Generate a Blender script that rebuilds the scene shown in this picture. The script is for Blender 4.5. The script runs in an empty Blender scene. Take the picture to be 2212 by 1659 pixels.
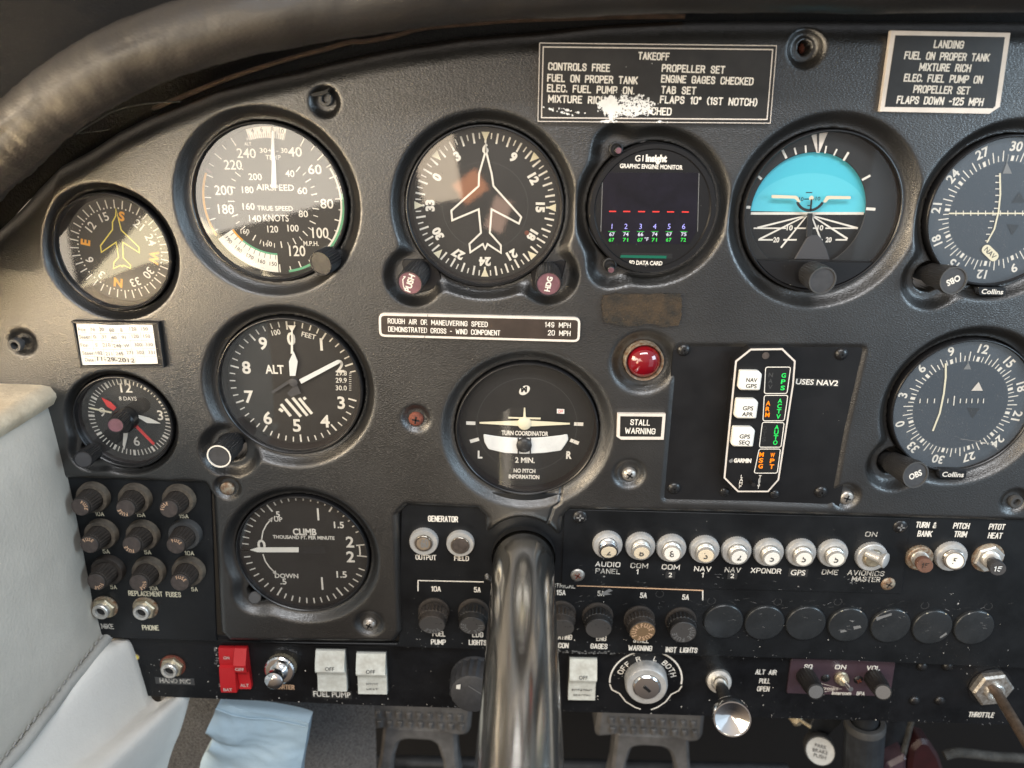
import bpy, math, random
import numpy as np
from mathutils import Vector, Matrix
from mathutils.geometry import tessellate_polygon

sc = bpy.context.scene
COL = sc.collection
rad = math.radians
random.seed(7)

# ------------------------------------------------------------------ camera
FU, TILT, ROLL, DIST = 1600.0, 19.5, 1.0, 0.43      # focal length in photo units (frame 2212 wide)
CU, CV = 1106.0, 829.5
_f = Vector((0, math.cos(rad(TILT)), -math.sin(rad(TILT))))
_r0 = Vector((1, 0, 0)); _u0 = Vector((0, math.sin(rad(TILT)), math.cos(rad(TILT))))
_r = _r0*math.cos(rad(ROLL)) + _u0*math.sin(rad(ROLL))
_u = _u0*math.cos(rad(ROLL)) - _r0*math.sin(rad(ROLL))
CAM = -_f*DIST
cd = bpy.data.cameras.new('camera'); cam = bpy.data.objects.new('camera', cd); COL.objects.link(cam)
cd.sensor_width = 36.0; cd.lens = 36.0*FU/2212.0
cd.clip_start = 0.01; cd.clip_end = 50
mw = Matrix.Identity(4)
for i in range(3):
    mw[i][0] = _r[i]; mw[i][1] = _u[i]; mw[i][2] = -_f[i]; mw[i][3] = CAM[i]
cam.matrix_world = mw
cd.dof.use_dof = True; cd.dof.focus_distance = 0.43; cd.dof.aperture_fstop = 6.5
sc.camera = cam
sc.view_settings.view_transform = 'Standard'; sc.view_settings.look = 'None'
sc.view_settings.exposure = 0.15; sc.view_settings.gamma = 1.0
sc.view_settings.use_curve_mapping = False

# ------------------------------------------------------------------ cabin light: soft surroundings, window lamps, added lamps for glare and sheen
w = bpy.data.worlds.new('World'); sc.world = w; w.use_nodes = True
nt = w.node_tree; nt.nodes.clear()
out = nt.nodes.new('ShaderNodeOutputWorld'); bg = nt.nodes.new('ShaderNodeBackground')
tc = nt.nodes.new('ShaderNodeTexCoord'); sx = nt.nodes.new('ShaderNodeSeparateXYZ')
nt.links.new(tc.outputs['Generated'], sx.inputs[0])
rx = nt.nodes.new('ShaderNodeValToRGB'); mx = nt.nodes.new('ShaderNodeMath'); mx.operation = 'MULTIPLY_ADD'
mx.inputs[1].default_value = 0.5; mx.inputs[2].default_value = 0.5
nt.links.new(sx.outputs['X'], mx.inputs[0]); nt.links.new(mx.outputs[0], rx.inputs[0])
e = rx.color_ramp.elements
e[0].position = 0.0; e[0].color = (1.2, 0.98, 0.72, 1); e[1].position = 1.0; e[1].color = (0.48, 0.66, 0.86, 1)
m2 = e.new(0.45); m2.color = (0.84, 0.74, 0.66, 1)
rz = nt.nodes.new('ShaderNodeValToRGB'); mz = nt.nodes.new('ShaderNodeMath'); mz.operation = 'MULTIPLY_ADD'
mz.inputs[1].default_value = 0.5; mz.inputs[2].default_value = 0.5
nt.links.new(sx.outputs['Z'], mz.inputs[0]); nt.links.new(mz.outputs[0], rz.inputs[0])
e = rz.color_ramp.elements
e[0].position = 0.10; e[0].color = (0.05, 0.05, 0.055, 1); e[1].position = 0.80; e[1].color = (1, 1, 1, 1)
m2 = e.new(0.5); m2.color = (0.80, 0.78, 0.76, 1); m2 = e.new(0.42); m2.color = (0.40, 0.37, 0.345, 1); m2 = e.new(0.32); m2.color = (0.34, 0.30, 0.27, 1)
mm = nt.nodes.new('ShaderNodeMix'); mm.data_type = 'RGBA'; mm.blend_type = 'MULTIPLY'; mm.inputs[0].default_value = 1
nt.links.new(rx.outputs[0], mm.inputs[6]); nt.links.new(rz.outputs[0], mm.inputs[7])
nt.links.new(mm.outputs[2], bg.inputs[0]); bg.inputs[1].default_value = 0.76
nt.links.new(bg.outputs[0], out.inputs[0])

def area_lamp(name, loc, target, sx_, sy_, radiance, col, spin=0.0):
    ld = bpy.data.lights.new(name, 'AREA'); ld.shape = 'RECTANGLE'; ld.size = sx_; ld.size_y = sy_
    ld.energy = radiance*math.pi*sx_*sy_; ld.color = col
    o = bpy.data.objects.new(name, ld); COL.objects.link(o); o.location = loc
    d = Vector(target)-Vector(loc); o.rotation_euler = (d.to_track_quat('-Z', 'Y').to_matrix() @ Matrix.Rotation(rad(spin), 3, 'Z')).to_euler()
    return o
area_lamp('side_window_lamp', (-0.66, -0.30, 0.17), (-0.28, 0, 0.02), 0.34, 0.26, 15.0, (1.0, 0.80, 0.55))
area_lamp('far_side_window_lamp', (-0.96, -0.70, 0.10), (-0.5, 0, 0.0), 0.50, 0.50, 5.0, (1.0, 0.85, 0.66))
area_lamp('door_window_lamp', (0.95, -0.50, 0.24), (0.1, 0, -0.05), 0.45, 0.32, 10.0, (0.66, 0.85, 1.0))
area_lamp('cabin_roof_lamp', (0.05, -0.75, 0.78), (0, 0, -0.05), 0.8, 0.16, 20.0, (0.97, 0.98, 1.0))
area_lamp('airspeed_glare_lamp', (-0.50, -1.2, 0.12), (-0.13, 0, 0.09), 0.46, 0.34, 5.2, (1.0, 0.90, 0.76), 14)  # added lamp, placed so that the airspeed glass mirrors it as glare
area_lamp('vinyl_sheen_lamp', (-1.0, -1.2, 0.24), (-0.2, 0, 0.1), 0.42, 0.36, 8.0, (1.0, 0.86, 0.68))  # added lamp, gives the upper left vinyl its sheen
area_lamp('rear_right_glow_lamp', (1.12, -1.2, -0.25), (0.2, 0, 0.0), 0.72, 1.1, 0.55, (0.66, 0.84, 1.0))  # added dim lamp, spreads bluish haze over the course dial glass
area_lamp('compass_glare_lamp', (-0.74, -1.2, -0.22), (-0.23, 0, 0.06), 0.30, 0.30, 7.0, (1.0, 0.84, 0.54), 45)  # added lamp, its tilted edge makes the bright wedge in the compass glass

area_lamp('warm_glint_lamp', (-0.165, -1.2, 0.055), (-0.02, 0, 0.09), 0.085, 0.15, 5.0, (1.0, 0.80, 0.58), 8)  # small added lamp, a pale warm glint in the heading gyro glass
area_lamp('orange_glint_lamp', (-0.095, -1.2, 0.012), (-0.02, 0, 0.09), 0.06, 0.05, 4.0, (1.0, 0.36, 0.14), 35)  # small added lamp for an orange glint in the same glass
area_lamp('peach_glint_lamp', (-0.035, -1.2, -0.045), (-0.02, 0, 0.09), 0.04, 0.07, 3.0, (1.0, 0.62, 0.45), -20)  # third added lamp, a faint peach glint low in that glass
lo_ = area_lamp('sun_patch_lamp', (-0.62, -0.27, 0.46), (-0.38, -0.20, 0.0), 0.10, 0.14, 1.0, (1.0, 0.86, 0.62))
lo_.data.spread = rad(16); lo_.data.energy = 13.0

# ------------------------------------------------------------------ photo -> panel plane (y = -h)
def ray(u, v):
    return (_f + _r*((u-CU)/FU) + _u*(-(v-CV)/FU))
def P(u, v, h=0.0):
    d = ray(u, v); t = (-h-CAM.y)/d.y
    return CAM + d*t
def q(u, v, h=0.0):
    p = P(u, v, h); return (p.x, p.z)
def Px(u, v, x):                     # hit on the plane x = const
    d = ray(u, v); t = (x-CAM.x)/d.x
    return CAM + d*t
def Pz(u, v, z):
    d = ray(u, v); t = (z-CAM.z)/d.z
    return CAM + d*t
def kx(u, v, h=0.0):
    return (q(u+5, v, h)[0]-q(u-5, v, h)[0])/10.0
def kz(u, v, h=0.0):
    return (q(u, v-5, h)[1]-q(u, v+5, h)[1])/10.0

# ------------------------------------------------------------------ materials
MATS = {}
def mat(name, col, rough=0.5, metal=0.0, spec=0.5, bump=0.0, bscale=400.0, var=0.0, vscale=60.0, col2=None,
        chips=0.0, chipcol=(0.55, 0.53, 0.5), chipscale=900.0, coat=0.0, emis=None, estr=0.0, stretch=None, rvar=0.0):
    m = bpy.data.materials.new(name); m.use_nodes = True; MATS[name] = m
    n = m.node_tree.nodes; L = m.node_tree.links
    b = n['Principled BSDF']
    b.inputs['Base Color'].default_value = (*col, 1); b.inputs['Roughness'].default_value = rough
    b.inputs['Metallic'].default_value = metal; b.inputs['Specular IOR Level'].default_value = spec
    b.inputs['Coat Weight'].default_value = coat
    if emis:
        b.inputs['Emission Color'].default_value = (*emis, 1); b.inputs['Emission Strength'].default_value = estr
    tc = n.new('ShaderNodeTexCoord'); mp = n.new('ShaderNodeMapping'); L.new(tc.outputs['Object'], mp.inputs[0])
    if stretch: mp.inputs['Scale'].default_value = stretch
    vec = mp.outputs[0]; colsock = None
    if var > 0 or col2:
        t = n.new('ShaderNodeTexNoise'); t.inputs['Scale'].default_value = vscale; t.inputs['Detail'].default_value = 6
        t.inputs['Roughness'].default_value = 0.65
        L.new(vec, t.inputs['Vector'])
        r = n.new('ShaderNodeValToRGB'); L.new(t.outputs[0], r.inputs[0])
        c2 = col2 or tuple(max(0, c*(1-var)) for c in col)
        r.color_ramp.elements[0].position = 0.36; r.color_ramp.elements[0].color = (*c2, 1)
        r.color_ramp.elements[1].position = 0.64; r.color_ramp.elements[1].color = (*[min(1, c*(1+var*0.6)) for c in col], 1)
        colsock = r.outputs[0]
        if rvar:
            mr = n.new('ShaderNodeMapRange'); L.new(t.outputs[0], mr.inputs[0])
            mr.inputs[1].default_value = 0.3; mr.inputs[2].default_value = 0.7
            mr.inputs[3].default_value = rough-rvar; mr.inputs[4].default_value = rough+rvar
            L.new(mr.outputs[0], b.inputs['Roughness'])
    if chips > 0:
        t = n.new('ShaderNodeTexNoise'); t.inputs['Scale'].default_value = chipscale; t.inputs['Detail'].default_value = 3
        L.new(vec, t.inputs['Vector'])
        t2 = n.new('ShaderNodeTexNoise'); t2.inputs['Scale'].default_value = chipscale*0.07; t2.inputs['Detail'].default_value = 2
        L.new(vec, t2.inputs['Vector'])
        a = n.new('ShaderNodeMath'); a.operation = 'MULTIPLY_ADD'; a.inputs[1].default_value = 0.5
        L.new(t2.outputs[0], a.inputs[0]); L.new(t.outputs[0], a.inputs[2])
        sb = n.new('ShaderNodeMath'); sb.operation = 'SUBTRACT'; sb.inputs[1].default_value = 1.28-chips; L.new(a.outputs[0], sb.inputs[0])
        r = n.new('ShaderNodeValToRGB'); L.new(sb.outputs[0], r.inputs[0])
        r.color_ramp.elements[0].position = 0.0; r.color_ramp.elements[0].color = (0, 0, 0, 1)
        r.color_ramp.elements[1].position = 0.03; r.color_ramp.elements[1].color = (1, 1, 1, 1)
        mx = n.new('ShaderNodeMix'); mx.data_type = 'RGBA'; L.new(r.outputs[0], mx.inputs[0])
        if colsock: L.new(colsock, mx.inputs[6])
        else: mx.inputs[6].default_value = (*col, 1)
        mx.inputs[7].default_value = (*chipcol, 1); colsock = mx.outputs[2]
    if colsock: L.new(colsock, b.inputs['Base Color'])
    if bump > 0:
        t = n.new('ShaderNodeTexNoise'); t.inputs['Scale'].default_value = bscale; t.inputs['Detail'].default_value = 4
        L.new(vec, t.inputs['Vector'])
        bp = n.new('ShaderNodeBump'); bp.inputs['Strength'].default_value = 1; bp.inputs['Distance'].default_value = bump
        L.new(t.outputs[0], bp.inputs['Height']); L.new(bp.outputs[0], b.inputs['Normal'])
    return m

def vinyl_mat(name, col, rough, dist, cell, wear, spec=0.6, coat=0.0):
    m = bpy.data.materials.new(name); m.use_nodes = True; MATS[name] = m
    n = m.node_tree.nodes; L = m.node_tree.links; b = n['Principled BSDF']
    tc = n.new('ShaderNodeTexCoord')
    nz = n.new('ShaderNodeTexNoise'); nz.inputs['Scale'].default_value = 90; nz.inputs['Detail'].default_value = 2
    L.new(tc.outputs['Object'], nz.inputs['Vector'])
    mp = n.new('ShaderNodeMapping'); mp.inputs['Scale'].default_value = (cell*0.68, cell, cell*1.6)
    wob = n.new('ShaderNodeVectorMath'); wob.operation = 'MULTIPLY_ADD'
    L.new(nz.outputs[1], wob.inputs[0]); wob.inputs[1].default_value = (0.0016, 0.0016, 0.0016)
    L.new(tc.outputs['Object'], wob.inputs[2]); L.new(wob.outputs[0], mp.inputs[0])
    vo = n.new('ShaderNodeTexVoronoi'); vo.feature = 'DISTANCE_TO_EDGE'; vo.inputs['Scale'].default_value = 1.0
    L.new(mp.outputs[0], vo.inputs['Vector'])
    vr = n.new('ShaderNodeMapRange'); vr.inputs[1].default_value = 0.0; vr.inputs[2].default_value = 0.28
    vr.interpolation_type = 'SMOOTHSTEP'; L.new(vo.outputs[0], vr.inputs[0])
    n2 = n.new('ShaderNodeTexNoise'); n2.inputs['Scale'].default_value = 1.6; n2.inputs['Detail'].default_value = 3
    L.new(mp.outputs[0], n2.inputs['Vector'])
    ad = n.new('ShaderNodeMath'); ad.operation = 'MULTIPLY_ADD'; ad.inputs[1].default_value = 0.25
    L.new(n2.outputs[0], ad.inputs[0]); L.new(vr.outputs[0], ad.inputs[2])
    bp = n.new('ShaderNodeBump'); bp.inputs['Strength'].default_value = 1; bp.inputs['Distance'].default_value = dist
    L.new(ad.outputs[0], bp.inputs['Height']); L.new(bp.outputs[0], b.inputs['Normal'])
    n3 = n.new('ShaderNodeTexNoise'); n3.inputs['Scale'].default_value = 22; n3.inputs['Detail'].default_value = 5
    L.new(tc.outputs['Object'], n3.inputs['Vector'])
    r = n.new('ShaderNodeValToRGB'); L.new(n3.outputs[0], r.inputs[0])
    r.color_ramp.elements[0].position = 0.35; r.color_ramp.elements[0].color = (*col, 1)
    r.color_ramp.elements[1].position = 0.7; r.color_ramp.elements[1].color = (*wear, 1)
    # pale specks of dust
    n4 = n.new('ShaderNodeTexNoise'); n4.inputs['Scale'].default_value = 620; n4.inputs['Detail'].default_value = 1
    L.new(tc.outputs['Object'], n4.inputs['Vector'])
    r4 = n.new('ShaderNodeValToRGB'); L.new(n4.outputs[0], r4.inputs[0])
    r4.color_ramp.elements[0].position = 0.84; r4.color_ramp.elements[0].color = (0, 0, 0, 1)
    r4.color_ramp.elements[1].position = 0.88; r4.color_ramp.elements[1].color = (1, 1, 1, 1)
    mx = n.new('ShaderNodeMix'); mx.data_type = 'RGBA'; L.new(r4.outputs[0], mx.inputs[0]); L.new(r.outputs[0], mx.inputs[6])
    mx.inputs[7].default_value = (0.3, 0.28, 0.25, 1); L.new(mx.outputs[2], b.inputs['Base Color'])
    mr = n.new('ShaderNodeMapRange'); L.new(n3.outputs[0], mr.inputs[0]); mr.inputs[1].default_value = 0.3; mr.inputs[2].default_value = 0.7
    mr.inputs[3].default_value = rough-0.06; mr.inputs[4].default_value = rough+0.08; L.new(mr.outputs[0], b.inputs['Roughness'])
    b.inputs['Specular IOR Level'].default_value = spec
    b.inputs['Coat Weight'].default_value = coat; b.inputs['Coat Roughness'].default_value = 0.33; L.new(bp.outputs[0], b.inputs['Coat Normal'])
    return m

def glass_mat(name, tint, dust, gain=1.9):
    m = bpy.data.materials.new(name); m.use_nodes = True; MATS[name] = m
    n = m.node_tree.nodes; L = m.node_tree.links; n.remove(n['Principled BSDF'])
    o = n['Material Output']
    tr = n.new('ShaderNodeBsdfTransparent'); tr.inputs[0].default_value = (*tint, 1)
    gl = n.new('ShaderNodeBsdfGlossy'); gl.inputs['Roughness'].default_value = 0.03
    df = n.new('ShaderNodeBsdfDiffuse'); df.inputs[0].default_value = (0.55, 0.52, 0.48, 1)
    lw = n.new('ShaderNodeLayerWeight'); lw.inputs[0].default_value = 0.5
    pw = n.new('ShaderNodeMath'); pw.operation = 'POWER'; pw.inputs[1].default_value = 5.0; L.new(lw.outputs['Facing'], pw.inputs[0])
    sk = n.new('ShaderNodeMath'); sk.operation = 'MULTIPLY_ADD'; sk.inputs[1].default_value = 0.96; sk.inputs[2].default_value = 0.04; L.new(pw.outputs[0], sk.inputs[0])
    g = n.new('ShaderNodeMath'); g.operation = 'MULTIPLY'; g.inputs[1].default_value = gain; g.use_clamp = True
    L.new(sk.outputs[0], g.inputs[0])
    mix = n.new('ShaderNodeMixShader'); L.new(g.outputs[0], mix.inputs[0]); L.new(tr.outputs[0], mix.inputs[1]); L.new(gl.outputs[0], mix.inputs[2])
    tc = n.new('ShaderNodeTexCoord')
    nz = n.new('ShaderNodeTexNoise'); nz.inputs['Scale'].default_value = 1500; nz.inputs['Detail'].default_value = 1
    L.new(tc.outputs['Object'], nz.inputs['Vector'])
    n2 = n.new('ShaderNodeTexNoise'); n2.inputs['Scale'].default_value = 45; n2.inputs['Detail'].default_value = 4
    L.new(tc.outputs['Object'], n2.inputs['Vector'])
    r = n.new('ShaderNodeValToRGB'); L.new(nz.outputs[0], r.inputs[0])
    r.color_ramp.elements[0].position = 0.68; r.color_ramp.elements[0].color = (0.06, 0.06, 0.06, 1)
    r.color_ramp.elements[1].position = 0.76; r.color_ramp.elements[1].color = (1, 1, 1, 1)
    k = n.new('ShaderNodeMath'); k.operation = 'MULTIPLY'; L.new(r.outputs[0], k.inputs[0]); L.new(n2.outputs[0], k.inputs[1])
    k2 = n.new('ShaderNodeMath'); k2.operation = 'MULTIPLY'; L.new(k.outputs[0], k2.inputs[0]); k2.inputs[1].default_value = dust
    mix2 = n.new('ShaderNodeMixShader'); L.new(k2.outputs[0], mix2.inputs[0]); L.new(mix.outputs[0], mix2.inputs[1]); L.new(df.outputs[0], mix2.inputs[2])
    L.new(mix2.outputs[0], o.inputs[0])
    return m

vinyl_mat('vinyl', (0.0095, 0.0093, 0.0090), 0.36, 0.000052, 760.0, (0.0120, 0.0112, 0.0103), 1.0, 0.4)
vinyl_mat('coaming_leather', (0.0120, 0.0102, 0.0090), 0.45, 0.00004, 420.0, (0.0145, 0.0122, 0.0107))
vinyl_mat('dash_leather', (0.0018, 0.0020, 0.0025), 0.8, 0.00005, 420.0, (0.003, 0.0033, 0.004), 0.12)
glass_mat('glass', (0.97, 0.97, 0.96), 0.42, 2.4)
glass_mat('glass_clean', (0.95, 0.95, 0.95), 0.2, 1.2)
mat('plate', (0.0085, 0.0095, 0.011), 0.36, bump=0.00004, bscale=900, var=0.35, vscale=30, chips=0.235, chipscale=420, rvar=0.07, spec=0.32)
mat('plate_worn', (0.0065, 0.007, 0.0085), 0.4, bump=0.00008, bscale=700, var=0.4, vscale=40, chips=0.25, chipscale=480, rvar=0.1, spec=0.32)
mat('sub_plate', (0.009, 0.009, 0.010), 0.42, bump=0.00003, bscale=1500, var=0.25, vscale=30, chips=0.2, rvar=0.06, spec=0.32)
mat('plug', (0.021, 0.0235, 0.026), 0.30, var=0.3, vscale=50, bump=0.00003, bscale=700, chips=0.17, chipscale=500)
mat('bezel', (0.008, 0.008, 0.009), 0.32, bump=0.00004, bscale=1200, chips=0.24, chipscale=700)
mat('bezel_wall', (0.012, 0.009, 0.009), 0.45)
mat('dial', (0.010, 0.0095, 0.009), 0.6, var=0.3, vscale=120, chips=0.23, chipscale=1100, chipcol=(0.12, 0.11, 0.1))
mat('dial_hazed', (0.040, 0.050, 0.064), 0.5, var=0.2, vscale=90, chips=0.23, chipscale=1100, chipcol=(0.16, 0.17, 0.18))  # blue-grey haze of reflected sky is put into the dial colour
mat('dial_hazed_dark', (0.020, 0.027, 0.038), 0.5)  # darker inner disc, reflected blue put into its colour too
mat('black', (0.004, 0.004, 0.0045), 0.6)
mat('knob_black', (0.017, 0.017, 0.018), 0.42, bump=0.00005, bscale=800)
mat('knob_face', (0.045, 0.045, 0.048), 0.5, var=0.2, vscale=200)
mat('ink', (0.74, 0.70, 0.63), 0.6, var=0.08, vscale=300)
mat('ink_worn', (0.72, 0.68, 0.60), 0.6, col2=(0.10, 0.10, 0.10), vscale=900)
mat('ink_cream', (0.74, 0.68, 0.50), 0.6)
mat('ink_grey', (0.17, 0.17, 0.17), 0.6)
mat('ink_dim', (0.045, 0.045, 0.045), 0.6)
mat('ink_black', (0.02, 0.02, 0.02), 0.6)
mat('ink_gold', (0.66, 0.42, 0.26), 0.6)
mat('yellow', (0.72, 0.60, 0.10), 0.6)
mat('orange', (0.75, 0.33, 0.02), 0.6)
mat('green_arc', (0.10, 0.36, 0.20), 0.6)
mat('lamp_green', (0.01, 0.3, 0.05), 0.5, emis=(0.01, 0.75, 0.10), estr=0.75)
mat('lamp_amber', (0.5, 0.15, 0.0), 0.5, emis=(1.0, 0.20, 0.0), estr=0.95)
mat('screen', (0.006, 0.005, 0.010), 0.3, var=0.5, vscale=60, emis=(0.008, 0.006, 0.012), estr=0.2)
mat('pix_red', (0.3, 0.01, 0.01), 0.5, emis=(0.85, 0.05, 0.03), estr=0.9)
mat('pix_violet', (0.2, 0.2, 0.5), 0.5, emis=(0.38, 0.35, 0.85), estr=0.9)
mat('pix_white', (0.3, 0.3, 0.35), 0.5, emis=(0.75, 0.75, 0.95), estr=0.55)
mat('pix_green', (0.02, 0.3, 0.04), 0.5, emis=(0.03, 0.75, 0.06), estr=0.6)
mat('card_green', (0.0, 0.10, 0.06), 0.4)
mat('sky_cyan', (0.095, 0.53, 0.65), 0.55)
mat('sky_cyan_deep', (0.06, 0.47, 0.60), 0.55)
mat('shield_grey', (0.05, 0.05, 0.055), 0.5)
mat('rod_brown', (0.20, 0.15, 0.115), 0.35, metal=0.6, var=0.35, vscale=120)
mat('ring_silver', (0.52, 0.52, 0.51), 0.42, metal=0.45, var=0.12, vscale=200)
mat('needle', (0.80, 0.77, 0.70), 0.5)
mat('tube_white', (0.72, 0.73, 0.72), 0.25, var=0.08, vscale=90)
mat('face_white', (0.42, 0.42, 0.40), 0.5, var=0.1, vscale=200)
mat('needle_white', (0.72, 0.73, 0.72), 0.45)
mat('red_paint', (0.62, 0.03, 0.03), 0.45)
mat('mauve', (0.16, 0.075, 0.09), 0.5, var=0.2, vscale=300)
mat('paper', (0.82, 0.78, 0.70), 0.7, var=0.05, vscale=60)
mat('placard', (0.020, 0.019, 0.018), 0.34, var=0.3, vscale=60, chips=0.22, chipscale=600, bump=0.00003, bscale=500)
mat('placard_brown', (0.045, 0.033, 0.027), 0.36, var=0.25, vscale=50)
mat('placard_silver', (0.66, 0.60, 0.54), 0.4, var=0.08, vscale=100)
mat('scuff_white', (0.80, 0.79, 0.76), 0.7, var=0.06, vscale=500)
mat('residue', (0.017, 0.015, 0.012), 0.9, bump=0.0007, bscale=900, col2=(0.050, 0.033, 0.018), vscale=95)
mat('chrome', (0.85, 0.85, 0.85), 0.12, metal=1.0)
mat('steel_shaft', (0.74, 0.72, 0.68), 0.185, metal=1.0, col2=(0.58, 0.56, 0.52), vscale=55, stretch=(1, 0.05, 1), rvar=0.06, bump=0.000004, bscale=1200)
mat('nickel', (0.66, 0.64, 0.60), 0.36, metal=0.72, var=0.15, vscale=300)
mat('alu', (0.58, 0.58, 0.57), 0.42, metal=0.5, var=0.12, vscale=300)
mat('brass', (0.58, 0.50, 0.36), 0.36, metal=0.75, var=0.25, vscale=250)
mat('corroded', (0.42, 0.38, 0.30), 0.6, metal=0.6, col2=(0.20, 0.10, 0.05), vscale=350)
mat('rust', (0.20, 0.055, 0.03), 0.8, col2=(0.09, 0.025, 0.015), vscale=500, bump=0.0003, bscale=900)
mat('screw_steel', (0.58, 0.56, 0.53), 0.38, metal=0.75, col2=(0.30, 0.26, 0.22), vscale=500)
mat('screw_black', (0.012, 0.012, 0.013), 0.3, var=0.2, vscale=300, chips=0.26, chipscale=900)
mat('bakelite', (0.030, 0.0235, 0.019), 0.62, var=0.35, vscale=200, bump=0.00012, bscale=700)
mat('bakelite_dusty', (0.120, 0.098, 0.072), 0.8, col2=(0.055, 0.045, 0.035), vscale=150, bump=0.00012, bscale=700)
mat('bakelite_dark', (0.014, 0.013, 0.0125), 0.5, var=0.3, vscale=200, bump=0.00012, bscale=700)
mat('fuse_face', (0.060, 0.056, 0.054), 0.6, chips=0.30, chipcol=(0.01, 0.01, 0.01), chipscale=700)
mat('fuse_face_tan', (0.20, 0.125, 0.065), 0.6, chips=0.30, chipcol=(0.03, 0.02, 0.015), chipscale=700)
mat('fuse_brown', (0.058, 0.045, 0.039), 0.65, var=0.4, vscale=250)
mat('button_cream', (0.72, 0.62, 0.46), 0.5)
mat('button_white', (0.78, 0.76, 0.70), 0.5)
mat('button_tan', (0.22, 0.17, 0.12), 0.5, var=0.2, vscale=400)
mat('breaker_brown', (0.13, 0.065, 0.045), 0.6, var=0.2, vscale=300)
mat('switch_white', (0.62, 0.63, 0.58), 0.42, col2=(0.44, 0.43, 0.38), vscale=110)
mat('switch_red', (0.50, 0.015, 0.02), 0.38)
mat('plastic_grey', (0.055, 0.055, 0.055), 0.5, var=0.15, vscale=200)
mat('red_lens', (0.17, 0.001, 0.006), 0.08, coat=1.0)
mat('leather_grey', (0.66, 0.61, 0.53), 0.5, bump=0.00028, bscale=520, var=0.12, vscale=11)
mat('leather_white', (0.80, 0.77, 0.71), 0.5, bump=0.0002, bscale=480, var=0.06, vscale=12)
mat('leather_cream', (0.68, 0.58, 0.43), 0.5, bump=0.0004, bscale=500, col2=(0.50, 0.41, 0.29), vscale=60)
mat('piping', (0.42, 0.41, 0.38), 0.5, bump=0.0004, bscale=500)
mat('stitch', (0.34, 0.33, 0.31), 0.7)
mat('carpet', (0.17, 0.17, 0.175), 0.95, bump=0.002, bscale=700, col2=(0.04, 0.04, 0.043), vscale=700)
mat('bag_blue', (0.35, 0.46, 0.54), 0.42, bump=0.0003, bscale=200, var=0.06, vscale=30)
mat('pedal_metal', (0.21, 0.208, 0.208), 0.45, metal=0.4, var=0.3, vscale=60)
mat('dark_metal', (0.03, 0.034, 0.04), 0.45, metal=0.3, var=0.3, vscale=60)
mat('red_lever', (0.025, 0.003, 0.004), 0.5, var=0.3, vscale=60)
mat('cable_grey', (0.055, 0.055, 0.052), 0.8, var=0.5, vscale=120, bump=0.001, bscale=300)
mat('trim_brown', (0.075, 0.045, 0.030), 0.7, var=0.4, vscale=120)
mat('dash_edge', (0.008, 0.008, 0.0085), 0.6, bump=0.0004, bscale=700)
mat('mesh_cloth', (0.007, 0.007, 0.008), 0.8, bump=0.0006, bscale=600)
mat('brushed', (0.62, 0.63, 0.62), 0.25, metal=1.0)
mat('intercom_plate', (0.058, 0.036, 0.046), 0.30, var=0.15, vscale=40)

# ------------------------------------------------------------------ mesh helpers
def tagit(o, label=None, cat=None, group=None, kind=None):
    if label: o['label'] = label
    if cat: o['category'] = cat
    if group: o['group'] = group
    if kind: o['kind'] = kind
    return o
def empty(name, loc, label, cat, group=None):
    o = bpy.data.objects.new(name, None); COL.objects.link(o); o.location = loc; o.empty_display_size = 0.01
    return tagit(o, label, cat, group)

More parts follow.
